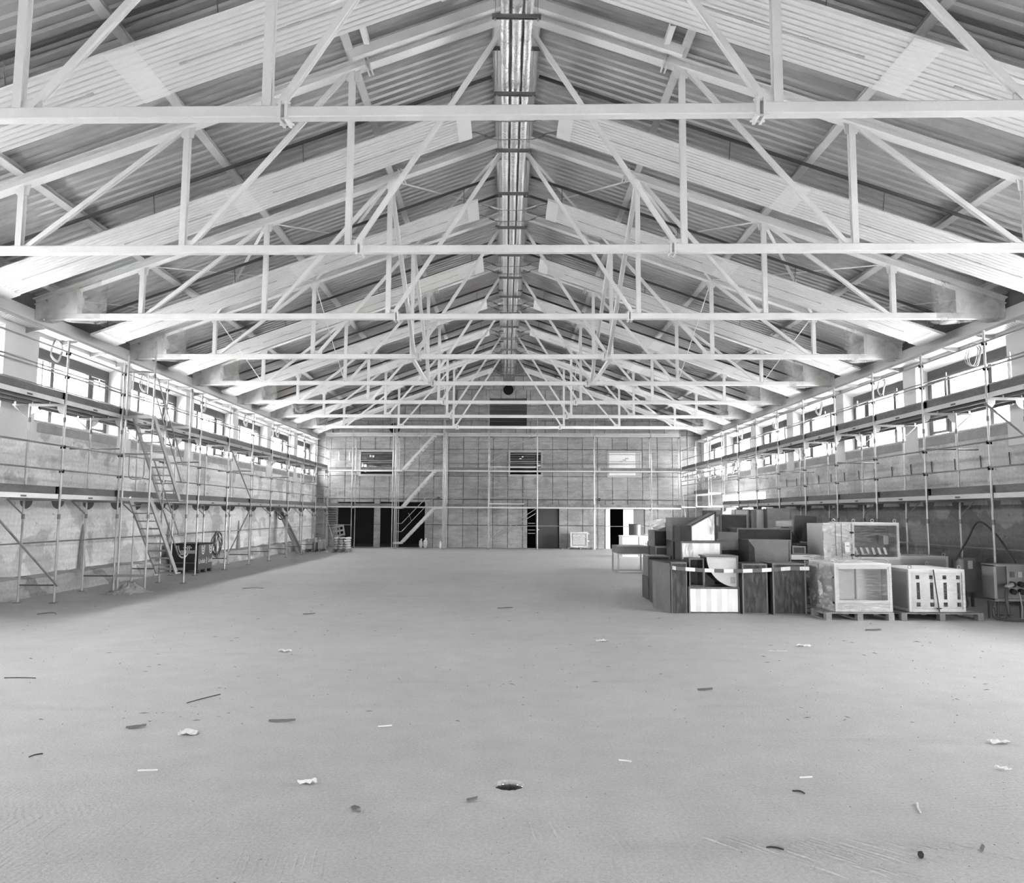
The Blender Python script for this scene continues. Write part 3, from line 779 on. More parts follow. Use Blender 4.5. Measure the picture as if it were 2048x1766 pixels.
# pipes that join the panels over the ridge
for i in range(1, 8):
    for vi, vv in enumerate((TV[i] + 1.85, TV[i] + 2.58)):
        z = zr(0.85, PC) + 0.03
        h = thing('flexible_hose', 'thin hose on the %s panel pair from the end wall, along its %s edge' % (ORD[7 - i], ('open', 'end wall')[vi]), 'hose', (0, vv, z), 0, 'hoses under the ridge')
        pts = []
        for k in range(25):
            x = -0.87 + 1.74 * k / 24
            q = min(1, max(0, (abs(x) - 0.32) / 0.5)); q = q * q * (3 - 2 * q); dz = 0.012 * math.sin(k * 1.9) * (1 if abs(x) > 0.4 else 0) - 0.155 * (1 - q)
            pts.append((x, sky(x, vv), z + dz))
        G().path(pts, 0.011, 6).build('hose', 'grey_bar', h)
        for s in (-1, 1): G().tube((s * 0.60, sky(s * 0.6, vv), z - 0.075), (s * 0.48, sky(s * 0.48, vv), z - 0.125), 0.022, 8).build('hose_coupling', 'coupler', h)

# ================================================================== PIPES UNDER THE RIDGE
ZB = 9.40
for x, z, r, mt, lab in ((-0.19, ZB + 0.13, 0.075, 'foil', 'foil wrapped pipe under the ridge, lower left of the bundle'), (0.0, ZB + 0.135, 0.085, 'foil', 'widest foil wrapped pipe in the middle of the ridge bundle'),
                         (0.18, ZB + 0.13, 0.072, 'foil', 'foil wrapped pipe under the ridge, lower right of the bundle'),
                         (-0.10, ZB + 0.27, 0.05, 'foil_dark', 'thinner dull pipe above the foil pipes on the left'), (0.095, ZB + 0.27, 0.05, 'foil_dark', 'thinner dull pipe above the foil pipes on the right')):
    r_ = random.Random(int(r * 1000 + x * 99)); pts = []; n = 90
    g = G()
    ring_n = 14; vs_ = []; k = 0
    for i in range(n + 1):
        y = 5.0 + (43.16 - 5.0) * i / n; rr = r * (1 + r_.uniform(-0.05, 0.05)); 
        for q in range(ring_n):
            t = 2 * PI * q / ring_n; j = 1 + r_.uniform(-0.025, 0.025)
            vs_.append((x + rr * j * math.cos(t), y, z + rr * j * math.sin(t)))
    g.add(vs_, [(i * ring_n + q, i * ring_n + (q + 1) % ring_n, (i + 1) * ring_n + (q + 1) % ring_n, (i + 1) * ring_n + q) for i in range(n) for q in range(ring_n)])
    tag(g.build('insulated_pipe', mt, smooth=True), lab, 'pipe', 'pipe bundle under the ridge')
for k in range(16):
    y = 11.2 + k * 2.19 - 2.19
    if y > 43: break
    h = thing('pipe_hanger', 'grey channel pipe hanger on two rods, %s along the ridge from the end wall' % ORD[15 - k], 'hanger', (-0.015, y, ZB), 0, 'pipe hangers under the ridge')
    def chan(x0, x1, z0, hh, nm): 
        return G().box(x0, x1, y - 0.03, y - 0.024, z0, z0 + hh).box(x0, x1, y + 0.02, y + 0.026, z0, z0 + hh).box(x0, x1, y - 0.03, y + 0.026, z0 + hh, z0 + hh + 0.006).box(x0, x1, y - 0.034, y - 0.03, z0 + hh * 0.4, z0 + hh * 0.6).build(nm, 'grey_bar', h)
    chan(-0.385, 0.36, ZB - 0.03, 0.055, 'lower_channel'); chan(-0.48, 0.46, 10.24, 0.045, 'upper_channel')
    for x in (-0.335, 0.315):
        G().tube((x, y, ZB - 0.055), (x, y, 10.25), 0.007, 6).build('threaded_rod', 'alu', h)
        G().tube((x, y, ZB - 0.062), (x, y, ZB - 0.035), 0.017, 6).build('nut', 'alu', h)

# ================================================================== CABLE TRAYS AND CABLE COILS
for s in (-1, 1):
    x0, x1 = sorted((s * (WX - 0.06), s * (WX - 0.38))); side = 'left' if s < 0 else 'right'
    r = thing('cable_tray', 'perforated metal cable tray along the top of the %s wall' % side, 'cable tray', (s * (WX - 0.2), 27, 5.88))
    ya, yb = 11.0, 42.6
    G().box(x0, x1, ya, yb, 5.875, 5.88).build('tray_floor', 'perforated', r)
    for x in (x0, x1): G().box(x - 0.003, x + 0.003, ya, yb, 5.875, 5.94).build('tray_edge', 'alu_grey', r)
    for k in range(24):
        y = 11.6 + k * 1.32; xi, xw = s * (WX - 0.40), s * WX
        G().prism([(xw, y, 5.87), (xi, y, 5.87), (xi, y, 5.835), (xw, y, 5.76)], (0, 0.035, 0)).build('bracket', 'alu_grey', r)
def coil(y, s, r0=0.24, nloop=4, seed=0, label='', zc=5.55, grp='cable coils hung below the trays'):
    rnd = random.Random(seed); x = s * (WX - 0.14)
    t = thing('cable_coil', label, 'cable', (x, y, zc - r0), 0, grp)
    for k in range(nloop):
        cy, cz, rr = y + rnd.uniform(-0.05, 0.05), zc + rnd.uniform(-0.03, 0.03), r0 * rnd.uniform(0.85, 1.08); sq = rnd.uniform(0.75, 1.0)
        pts = [(x + 0.02 * math.sin(3 * u) + 0.012 * k, cy + rr * sq * math.cos(u), cz + rr * math.sin(u)) for u in [2 * PI * q / 22 for q in range(22)]]
        G().path(pts, 0.010, 5, True).build('cable_loop', 'cable_grey', t)
    G().tube((x, y, zc + r0 * 0.9), (x, y, 5.87), 0.005, 5).build('hanging_tie', 'cable_grey', t)
for i, k in enumerate((6, 7, 8, 9, 10)):
    coil(sky(-WX, T[k] + 0.55), -1, seed=i, label='grey cable coil below the left wall tray, %s from the end wall' % ORD[4 - i])
for i, k in enumerate((6, 7, 8, 9, 10)):
    coil(sky(WX, T[k] + 0.95), 1, seed=20 + i, label='grey cable coil below the right wall tray, %s from the end wall' % ORD[4 - i])

# ================================================================== SCAFFOLDS
R = 0.0245
def side_scaffold(s, name, label, xo, y0, dy, n, zd1, zd2, seed):
    xo = s * xo; xi = xo + s * 0.73
    rnd = random.Random(seed)
    r = thing(name, label, 'scaffold', (xo + s * 0.36, y0 + dy * n / 2, 0))
    Y = [y0 + dy * k for k in range(n + 1)]
    B = lambda g, nm, m, p=r: g.build(nm, m, p)
    for k, y in enumerate(Y):
        B(G().tube((xo, y, 0.02), (xo, y, zd2 + 1.25), R), 'standard', 'tube_steel')
        B(G().tube((xi, y, 0.02), (xi, y, zd2 - 0.06), R), 'standard', 'tube_steel')
        for x in (xo, xi):
            B(G().box(x - 0.07, x + 0.07, y - 0.07, y + 0.07, 0, 0.012).tube((x, y, 0.01), (x, y, 0.28), 0.017, 6), 'base_jack', 'coupler')
            for z in (1.75, 3.75): B(G().tube((x, y, z - 0.05), (x, y, z + 0.05), R + 0.008, 8), 'spigot_collar', 'coupler')
        B(G().tube((xo, y, 0.36), (xi, y, 0.36), 0.017, 6), 'base_tie', 'coupler')
        for zd in (zd1, zd2):
            tr = B(G().box(min(xo, xi), max(xo, xi), y - 0.022, y + 0.022, zd - 0.13, zd - 0.075), 'transom', 'tube_steel')
            for x, q in ((xo, 1), (xi, -1)):         # rounded gusset plates of the frame
                pl = [(x, y, zd - 0.13)] + [(x + s * q * 0.17 * math.cos(a), y, zd - 0.13 - 0.17 * math.sin(a)) for a in [PI / 2 * i / 4 for i in range(5)]]
                B(G().prism(pl, (0, 0.01, 0)), 'gusset', 'tube_steel' if zd == zd2 else 'coupler', tr)
                pl = [(x, y, zd - 0.13)] + [(x - s * q * 0.09 * math.cos(a), y, zd - 0.13 - 0.13 * math.sin(a)) for a in [PI / 2 * i / 3 for i in range(4)]]
                if zd == zd1: B(G().prism(pl, (0, 0.01, 0)), 'gusset', 'coupler', tr)
            # bracket towards the wall
            B(G().tube((xi, y, zd - 0.1), (xi + s * 0.36, y, zd - 0.1), 0.02, 6).tube((xi, y, zd - 0.42), (xi + s * 0.33, y, zd - 0.12), 0.016, 6), 'wall_bracket', 'alu_grey')
    for k in range(n):
        a, b = Y[k], Y[k + 1]
        for zd in (zd1, zd2):
            for q in range(3):
                xa = xo + s * (0.03 + q * 0.36); xb = xa + s * 0.33
                lo, hi = sorted((xa, xb))
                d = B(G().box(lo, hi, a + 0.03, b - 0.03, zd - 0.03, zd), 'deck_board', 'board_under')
                B(G().box(lo, lo + 0.03, a + 0.03, b - 0.03, zd - 0.075, zd - 0.03).box(hi - 0.03, hi, a + 0.03, b - 0.03, zd - 0.075, zd - 0.03), 'deck_rail', 'alu_grey' , d)
            x1 = xo + s * 0.012
            lo, hi = sorted((x1, x1 + s * 0.014))
            e = B(G().box(lo, hi, a + 0.04, b - 0.04, zd - 0.085, zd + 0.01), 'deck_edge', 'alu')
            B(G().box(lo - 0.002 * s if s > 0 else lo, hi if s > 0 else hi + 0.002, (a + b) / 2 - 0.09, (a + b) / 2 + 0.09, zd - 0.065, zd - 0.03), 'deck_sticker', 'dark_grey', e)
            tlo, thi = sorted((xo + s * 0.035, xo + s * 0.065))
            o = rnd.uniform(0.0, 0.28)
            tb = B(G().box(tlo, thi, a - 0.03 - o * 0.4, b + 0.02, zd + 0.005, zd + 0.165), 'toe_board', 'board_dark')
            if zd == zd1: B(G().box(tlo - 0.01, thi + 0.01, b - 0.06, b + 0.03, zd + 0.02, zd + 0.12), 'toe_board_clip', 'rubber', tb)
            for dz in (0.5, 1.0):
                g = B(G().tube((xo - s * 0.03, a + 0.03, zd + dz), (xo - s * 0.03, b - 0.03, zd + dz), 0.0185, 6), 'guardrail', 'tube_steel')
                for y in (a, b): B(G().box(xo - 0.045, xo + 0.045, y - 0.02, y + 0.02, zd + dz - 0.05, zd + dz + 0.02), 'coupler', 'coupler', g)
        B(G().tube((xi, a, 1.20), (xi, b, 1.20), 0.0185, 6), 'ledger', 'tube_steel')
        ym = a + dy * 0.35
        for dz in (0.45, 0.9): B(G().tube((xi + s * 0.3, a, zd2 + dz), (xi + s * 0.3, b, zd2 + dz), 0.0185, 6), 'inner_rail', 'tube_steel')
        B(G().tube((xi + s * 0.3, ym, zd2 - 0.1), (xi + s * 0.3, ym, zd2 + 1.0), 0.02, 6), 'inner_post', 'tube_steel')
        if k % 2 == 0: B(G().tube((xo, a, 3.35), (xi + s * 0.5, a + 0.05, 3.35), 0.02, 6), 'wall_tie', 'coupler')
    return r, Y, xo, xi
sl, YL, XLo, XLi = side_scaffold(-1, 'scaffold', 'two storey scaffold with dark toe boards along the left wall', 9.30, 13.72, 2.405, 11, 2.20, 4.16, 1)
sr, YR, XRo, XRi = side_scaffold(1, 'scaffold', 'two storey scaffold along the right wall above the duct pile', 9.20, 12.56, 2.32, 9, 2.30, 4.24, 2)
for (ya, za, yb, zb) in ((YL[1], 0.35, YL[0], 2.0), (YL[5], 4.0, YL[6], 2.25), (YL[6], 2.1, YL[5], 0.35)):
    G().tube((XLo + 0.05, ya, za), (XLo + 0.05, yb, zb), 0.0215, 8).build('diagonal_brace', 'tube_steel', sl)
for (ya, za, yb, zb) in ((YR[1], 4.05, YR[0], 2.5),):
    G().tube((XRo - 0.05, ya, za), (XRo - 0.05, yb, zb), 0.0215, 8).build('diagonal_brace', 'tube_steel', sr)

# bridging bays of the right scaffold over the gate: lattice girders and a lower walkway
br = thing('scaffold_bridge', 'lattice girder scaffold bridge over the gate in the right wall', 'scaffold', (XRo, 37.5, 0))
yb0, yb1 = YR[-1], 41.2
for x in (XRo, XRi):
    for z0 in (3.62,):
        g = G(); g.tube((x, yb0, z0), (x, yb1, z0), 0.022, 6).tube((x, yb0, z0 + 0.42), (x, yb1, z0 + 0.42), 0.022, 6); g.build('girder_chord', 'alu', br)
        n = 16
        for k in range(n):
            ya = yb0 + (yb1 - yb0) * k / n; yc = yb0 + (yb1 - yb0) * (k + 1) / n
            za, zc = (z0, z0 + 0.42) if k % 2 == 0 else (z0 + 0.42, z0)
            G().tube((x, ya, za), (x, yc, zc), 0.014, 6).build('girder_web', 'alu', br)
for y in (yb0 + 2.3, yb0 + 4.6, yb1):
    for x in (XRo, XRi):
        G().tube((x, y, 0.02 if y > 40 else 2.3), (x, y, 5.5), R).build('standard', 'tube_steel', br)
    for z in (4.1, 2.3): G().box(XRo, XRi, y - 0.02, y + 0.02, z - 0.05, z).build('transom', 'alu', br)
for zd in (4.24,):
    G().box(XRo + 0.02, XRi - 0.02, yb0, yb1, zd - 0.05, zd).build('deck_board', 'board_under', br)
    G().box(XRo + 0.03, XRo + 0.06, yb0, yb1, zd, zd + 0.16).build('toe_board', 'board_dark', br)
    G().box(XRo + 0.0, XRo + 0.02, yb0, yb1, zd - 0.08, zd).build('deck_edge', 'alu', br)
    for dz in (0.5, 1.0): G().tube((XRo - 0.03, yb0, zd + dz), (XRo - 0.03, yb1, zd + dz), 0.0185, 6).build('guardrail', 'tube_steel', br)
for zd, ya, yb_ in ((2.9, yb0 + 2.3, yb0 + 4.6),):
    G().box(XRo + 0.02, XRi - 0.02, ya, yb1, zd - 0.05, zd).build('deck_board', 'alu', br)
    G().box(XRo + 0.03, XRo + 0.06, ya, yb_ + 0.6, zd, zd + 0.16).build('toe_board', 'board_dark', br)
    for dz in (0.5, 0.95): G().tube((XRo - 0.03, yb0, zd + dz), (XRo - 0.03, yb1, zd + dz), 0.0185, 6).build('guardrail', 'tube_steel', br)
G().tube((XRo - 0.04, yb1, 3.9), (XRo - 0.04, yb1 - 1.6, 0.3), 0.02, 6).build('diagonal_brace', 'alu', br)

# stair flights: helper in world coordinates
def flight(root, p0, p1, width_vec, treads, mat='alu_grey'):
    p0, p1, w = Vector(p0), Vector(p1), Vector(width_vec)
    for o in (Vector((0, 0, 0)), w):
        G().beam(p0 + o, p1 + o, 0.035, 0.13).build('stringer', mat, root)
    for k in range(1, treads + 1):
        c = p0 + (p1 - p0) * (k / (treads + 1)); d = Vector((p1.x - p0.x, p1.y - p0.y, 0)).normalized() * 0.09
        G().hexa([c - d, c - d + w, c + d + w, c + d, c - d + Vector((0, 0, 0.03)), c - d + w + Vector((0, 0, 0.03)), c + d + w + Vector((0, 0, 0.03)), c + d + Vector((0, 0, 0.03))]).build('tread', mat, root)
def stair_rail(root, p0, p1, off, h0=0.45, h1=0.95):
    p0, p1, o = Vector(p0), Vector(p1), Vector(off); d = (p1 - p0); hz = Vector((d.x, d.y, 0)).normalized()
    for h in (h0, h1):
        z = Vector((0, 0, h)); pts = [p0 + o + z - hz * 0.25, p0 + o + z, p1 + o + z, p1 + o + z + hz * 0.3]
        G().path(pts, 0.0175, 6).build('stair_rail', 'tube_steel', root)
    for f in (0.3, 0.75):
        c = p0 + d * f + o; n_ = Vector((-hz.x, -hz.y, 0.9)).normalized() * 0.0
        G().tube(c + Vector((0, 0, h0)), c + Vector((0, 0, h1)) - hz * 0.18, 0.012, 5).build('rail_strut', 'tube_steel', root)

# stair tower of the left scaffold
XT = -8.57; yA, yB = YL[2], YL[3] - 0.2
st = thing('stair_tower', 'metal scaffold stair tower with two flights standing against the left scaffold', 'stairs', ((XT + XLo) / 2, (yA + yB) / 2, 0))
for y in (yA, yB):
    G().tube((XT, y, 0.02), (XT, y, 5.95 if y == yA else 5.1), R).build('standard', 'tube_steel', st)
    G().tube((XLo + 0.09, y, 0.02), (XLo + 0.09, y, 5.6 if y == yA else 4.9), R).build('standard', 'tube_steel', st)
    G().box(XT - 0.07, XT + 0.07, y - 0.07, y + 0.07, 0, 0.012).tube((XT, y, 0.01), (XT, y, 0.3), 0.017, 6).build('base_jack', 'coupler', st)
    for z in (0.4, 2.18, 4.14):
        G().box(XLo + 0.05, XT, y - 0.03, y + 0.03, z - 0.06, z).build('transom', 'alu_grey', st)
    for z in (1.75, 3.75, 5.1): G().tube((XT, y, z - 0.05), (XT, y, z + 0.05), R + 0.008, 8).build('spigot_collar', 'coupler', st)
for z0, z1 in ((0.30, 2.18), (2.18, 4.16)):
    p0 = (XLo + 0.14, yB - 0.25, z0); p1 = (XLo + 0.14, yA + 0.28, z1)
    flight(st, p0, p1, (XT - XLo - 0.24, 0, 0), 9)
    G().box(XLo + 0.14, XT - 0.08, yA, yA + 0.30, z1 - 0.04, z1).build('landing', 'alu_grey', st)
    G().box(XLo + 0.14, XT - 0.08, yB - 0.28, yB, z0 - 0.04, z0).build('landing', 'alu_grey', st)
    stair_rail(st, (XT - 0.06, yB - 0.25, z0), (XT - 0.06, yA + 0.28, z1), (0, 0, 0))
for z in (2.18, 4.14):       # drop-in end guard
    x0, x1 = XLo + 0.12, XT - 0.03
    G().tube((x0 - 0.05, yA, z + 1.05), (x1 + 0.05, yA, z + 1.05), 0.019, 6).build('end_guard_bar', 'tube_steel', st)
    a, b = x0 + 0.1, x1 - 0.12
    pts = [(a, yA, z + 1.05), (a, yA, z + 0.56), (a + 0.03, yA, z + 0.48), (a + 0.09, yA, z + 0.45), (b - 0.09, yA, z + 0.45), (b - 0.03, yA, z + 0.48), (b, yA, z + 0.56), (b, yA, z + 1.05)]
    G().path(pts, 0.013, 6).build('end_guard_loop', 'tube_steel', st)

# scaffold in front of the end wall
bs = thing('scaffold', 'three storey tube scaffold in front of the grey end wall', 'scaffold', (0, 42.6, 0), SKA)
def bsp(g, nm, m, p=None): return g.build(nm, m, p or bs, world=False)
XS = [-9.9, -8.40, -6.0, -3.44, -1.02, 1.60, 4.67, 7.70, 9.28]
YO, YI = -0.75, -0.02
LV = [2.24, 4.20, 6.12]
for k, x in enumerate(XS):
    top = {3: 9.0, 5: 9.2, 4: 8.2, 6: 7.6, 7: 7.1, 1: 7.1, 2: 7.3}.get(k, 6.9)
    bsp(G().tube((x, YO, 0.02), (x, YO, top), R), 'standard', 'tube_steel'); bsp(G().tube((x + 0.02, YI, 0.02), (x + 0.02, YI, 6.1), R), 'standard', 'tube_steel')
    for y in (YO, YI): bsp(G().box(x - 0.07, x + 0.07, y - 0.07, y + 0.07, 0, 0.012).tube((x, y, 0.01), (x, y, 0.3), 0.017, 6), 'base_jack', 'coupler')
    for z in LV:
        tr = bsp(G().box(x - 0.02, x + 0.02, YO, YI, z - 0.12, z - 0.07), 'transom', 'tube_steel')
        bsp(G().prism([(x - 0.005, YO, z - 0.12), (x - 0.005, YO + 0.15, z - 0.12), (x - 0.005, YO + 0.02, z - 0.32)], (0.01, 0, 0)), 'gusset', 'coupler', tr)
rnd = random.Random(9)
for k in range(len(XS) - 1):
    a, b = XS[k], XS[k + 1]
    for li, z in enumerate(LV):
        if k == 2 and li < 3: pass
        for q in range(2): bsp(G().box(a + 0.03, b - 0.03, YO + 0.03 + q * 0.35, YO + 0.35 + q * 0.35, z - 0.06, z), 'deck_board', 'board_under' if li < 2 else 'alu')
        bsp(G().box(a + 0.03, b - 0.03, YO - 0.012, YO + 0.006, z - 0.075, z + 0.005), 'deck_edge', 'alu')
        if li < 2 and k not in (2, 4): bsp(G().box(a + rnd.uniform(0.05, 0.5), b + 0.05, YO + 0.03, YO + 0.06, z + 0.005, z + 0.16), 'toe_board', 'board_dark')
        if li == 2: bsp(G().box(a + 0.03, b - 0.03, YO - 0.02, YO + 0.01, z + 0.03, z + 0.10), 'deck_edge', 'alu'); bsp(G().tube((a, YI, z - 0.28), (b, YI, z - 0.28), 0.02, 6), 'ledger', 'tube_steel')
        for dz in (0.5, 1.0):
            if li < 2 or k < 3 or k > 5: bsp(G().tube((a, YO - 0.03, z + dz), (b, YO - 0.03, z + dz), 0.0175, 6), 'guardrail', 'tube_steel')
            if li < 2: bsp(G().tube((a, YI + 0.02, z + dz - 0.06), (b, YI + 0.02, z + dz - 0.06), 0.0175, 6), 'guardrail', 'tube_steel')
    bsp(G().tube((a, YO, 1.24), (b, YO, 1.24), 0.0175, 6), 'ledger', 'tube_steel') if k not in (1, 2) else None
for (xa, za, xb, zb) in ((-3.4, 2.3, -1.02, 4.05), (-1.0, 0.5, 1.6, 2.2), (-1.02, 4.6, 1.6, 6.3), (-1.02, 5.0, 1.55, 6.0), (-1.0, 4.0, 1.6, 2.5), (-1.0, 0.35, 1.5, 1.9), (-9.9, 2.2, -9.3, 0.3)):
    bsp(G().tube((xa, YO - 0.05, za), (xb, YO - 0.05, zb), 0.019, 6), 'diagonal_brace', 'tube_steel')
bsp(G().box(-1.0, 0.9, YO - 0.02, YO + 0.0, 2.38, 2.44).box(-1.0, 1.55, YO - 0.02, YO, 4.36, 4.42), 'ledger', 'alu')
for z in (2.24, 4.20):       # loop guards hung in the first bay
    pts = [(-9.15, YO - 0.05, z + 1.0), (-9.15, YO - 0.05, z + 0.52), (-9.10, YO - 0.05, z + 0.45), (-8.62, YO - 0.05, z + 0.45), (-8.57, YO - 0.05, z + 0.52), (-8.57, YO - 0.05, z + 1.0)]
    bsp(G().path(pts, 0.013, 6), 'end_guard_loop', 'alu')
# its stair tower
bt = thing('stair_tower', 'metal scaffold stair tower with three flights before the dark doorway', 'stairs', tuple(wmat(bs) @ Vector((-4.7, -1.2, 0))), SKA)
def toW(p): return wmat(bs) @ Vector(p)
for x in (-6.06, -3.38):
    for y in (YO - 0.12, YO - 0.78):
        G().tube(toW((x, y, 0.02)), toW((x, y, 7.3)), R).build('standard', 'tube_steel', bt)
        G().tube(toW((x + 0.13, y, 0.02)), toW((x + 0.13, y, 6.2)), 0.02).build('standard', 'tube_steel', bt)
    G().box(-0.07, 0.07, -0.07, 0.07, 0, 0.012)
wv = toW((0, -0.60, 0)) - toW((0, 0, 0))
for z0, z1 in ((0.36, 2.22), (2.22, 4.18), (4.18, 6.12)):
    p0, p1 = toW((-5.55, YO - 0.15, z0)), toW((-3.80, YO - 0.15, z1))
    flight(bt, p0, p1, wv, 9, 'alu')
    for xa, xb, z in ((-6.0, -5.55, z0), (-3.80, -3.42, z1)):
        G().hexa([toW((xa, YO - 0.75, z - 0.10)), toW((xb, YO - 0.75, z - 0.10)), toW((xb, YO - 0.15, z - 0.10)), toW((xa, YO - 0.15, z - 0.10)), toW((xa, YO - 0.75, z)), toW((xb, YO - 0.75, z)), toW((xb, YO - 0.15, z)), toW((xa, YO - 0.15, z))]).build('landing', 'alu', bt)
    stair_rail(bt, p0 + wv, p1 + wv, (0, 0, 0), 0.55, 0.98)

# ================================================================== THINGS ON THE LEFT
# lettered plastic bin
bx = thing('dark_bin', 'black bin with white curved stripes and lettering under the left scaffold', 'bin', (-9.90, 24.62, 0))
x0, x1, y0, y1 = -10.32, -9.50, 24.05, 25.20
G().box(x0, x1, y0, y1, 0.10, 0.88).build('bin_body', ['bin_front'], bx)
G().box(x0 + 0.0, x1 - 0.01, y0 - 0.012, y0 - 0.001, 0.10, 0.88).build('bin_end', 'tin_black', bx)
rim = G(); rim.box(x0 - 0.02, x1 + 0.02, y0 - 0.02, y0 + 0.03, 0.86, 0.90).box(x0 - 0.02, x1 + 0.02, y1 - 0.03, y1 + 0.02, 0.86, 0.90).box(x0 - 0.02, x0 + 0.03, y0, y1, 0.86, 0.90).box(x1 - 0.03, x1 + 0.02, y0, y1, 0.86, 0.90)
rim.build('bin_rim', 'black', bx)
for x in (x0 + 0.06, x1 - 0.06):
    for y in (y0 + 0.06, (y0 + y1) / 2, y1 - 0.06): G().box(x - 0.05, x + 0.05, y - 0.06, y + 0.06, 0, 0.10).build('foot', 'black', bx)
def arcs(face, cx, r, thick, a0=PI, a1=2 * PI, cz=0.84):
    g = G(); n = 16; p = []
    for i in range(n + 1):
        t = a0 + (a1 - a0) * i / n; e = 1.45
        for rr in (r, r + thick):
            u, z = cx + rr * 0.8 * math.cos(t), cz + rr * e * math.sin(t)
            z = min(z, 0.855)
            p.append((x1 + 0.006, u, z) if face == 'x' else (u, y0 - 0.018, z))
    g.add(p, [(2 * i, 2 * i + 1, 2 * i + 3, 2 * i + 2) for i in range(n)])
    return g.build('white_stripe', 'paper', bx)
for rr in (0.055, 0.11, 0.165): arcs('x', y0 + 0.36, rr, 0.028)
for rr in (0.055, 0.11, 0.165): arcs('x', y0 + 0.98, rr, 0.028)
for rr in (0.16, 0.23): arcs('y', x0 + 0.36, rr, 0.035)
def lettering(txt, size, M4, parent, mat, name='lettering'):
    cu = bpy.data.curves.new('text', 'FONT'); cu.body = txt; cu.size = size; cu.extrude = 0.001
    to = bpy.data.objects.new('text_tmp', cu); COL.objects.link(to)
    dg = bpy.context.evaluated_depsgraph_get(); me = bpy.data.meshes.new_from_object(to.evaluated_get(dg))
    bpy.data.objects.remove(to)
    me.transform(wmat(parent).inverted() @ M4); me.materials.clear(); me.materials.append(MATS[mat])
    o = bpy.data.objects.new(name, me); COL.objects.link(o); o.parent = parent
    return o
rx = Matrix(((0, 0, 1, x1 + 0.006), (1, 0, 0, y0 + 0.03), (0, 1, 0, 0.30), (0, 0, 0, 1)))
lettering('Lindab', 0.20, rx, bx, 'paper')
rx2 = rx.copy(); rx2[1][3] = y0 + 0.78; lettering('Lindab', 0.20, rx2, bx, 'paper') if False else lettering('Lind', 0.20, rx2, bx, 'paper')
G().box(x1 + 0.001, x1 + 0.006, y0 + 0.66, y0 + 0.685, 0.26, 0.46).build('letter_bar', 'paper', bx)
G().box(x0 + 0.28, x1 - 0.10, y0 - 0.02, y0 - 0.013, 0.60, 0.70).build('sticker', 'frame_light', bx)
G().box(x0 + 0.36, x1 - 0.20, y0 - 0.02, y0 - 0.013, 0.76, 0.80).build('sticker', 'frame_light', bx)

# cable coil hung on the scaffold
t = thing('hose_coil', 'large coil of grey hose hung on the left scaffold beside the black bin', 'hose', (-9.92, 26.6, 0.7))
rnd = random.Random(2)
for k in range(7):
    rr = 0.40 + rnd.uniform(-0.05, 0.05); c = (-9.90 + rnd.uniform(-0.04, 0.06), 26.6 + rnd.uniform(-0.05, 0.05), 0.80 + rnd.uniform(-0.03, 0.02))
    pts = [(c[0] + 0.05 * math.sin(u * 2 + k), c[1] + rr * 0.72 * math.cos(u), c[2] + rr * math.sin(u)) for u in [2 * PI * q / 24 for q in range(24)]]
    G().path(pts, 0.013, 6, True).build('hose_loop', 'cable' if k % 2 else 'cabinet', t)
# boards leaning on the wall
for k in range(6):
    y = 35.7 + 0.10 * k; b = Vector((-9.55 + 0.03 * k, y, 0.0)); tp = Vector((-10.58, y + 0.1, 2.05 + 0.05 * (k % 3)))
    o = G().beam(b + Vector((0, 0, 0.02)), tp, 0.09 if k % 2 else 0.05, 0.03).build('long_board', 'wood_dark' if k in (3, 4) else 'wood')
    tag(o, 'long narrow board leaning on the left wall near the end wall', 'board', 'boards leaning on the left wall')
t = thing('rope_bundle', 'dark tangled strap bundle hanging on top of the leaning boards', 'strap', (-10.45, 35.9, 1.55))
rnd = random.Random(8)
for k in range(9):
    c = (-10.42 + rnd.uniform(-0.06, 0.1), 35.95 + rnd.uniform(-0.15, 0.3), 1.85 + rnd.uniform(-0.2, 0.12))
    pts = [(c[0] + 0.16 * math.cos(u + k), c[1] + 0.15 * math.sin(u * 1.3), c[2] + 0.16 * math.sin(u + k * 0.7)) for u in [PI * 1.5 * q / 10 for q in range(11)]]
    G().path(pts, 0.016, 5).build('strap_loop', 'cabinet_dark', t)
# boxes on a pallet by the end of the left wall
def pallet(name, label, x0, x1, y0, y1, z0=0.0, rz=0, group=None, boards=5, mat='wood', h=0.14):
    r = thing(name, label, 'pallet', ((x0 + x1) / 2, (y0 + y1) / 2, z0), 0, group)
    for i in range(boards):
        a = y0 + (y1 - y0 - 0.1) * i / (boards - 1); G().box(x0, x1, a, a + 0.1, z0 + h - 0.022, z0 + h).build('deck_slat', mat, r)
    for x in (x0, (x0 + x1) / 2 - 0.05, x1 - 0.1):
        G().box(x, x + 0.1, y0, y1, z0 + h - 0.044, z0 + h - 0.022).build('stringer_board', mat, r)
        for y in (y0, (y0 + y1) / 2 - 0.06, y1 - 0.12): G().box(x, x + 0.1, y, y + 0.12, z0 + 0.02, z0 + h - 0.044).build('block', mat, r)
        G().box(x, x + 0.1, y0, y1, z0, z0 + 0.02).build('bottom_board', mat, r)
    return r
pallet('pallet', 'wooden pallet under grey boxes at the far end of the left scaffold', -9.72, -8.92, 37.75, 38.5, boards=4, mat='wood_dark')
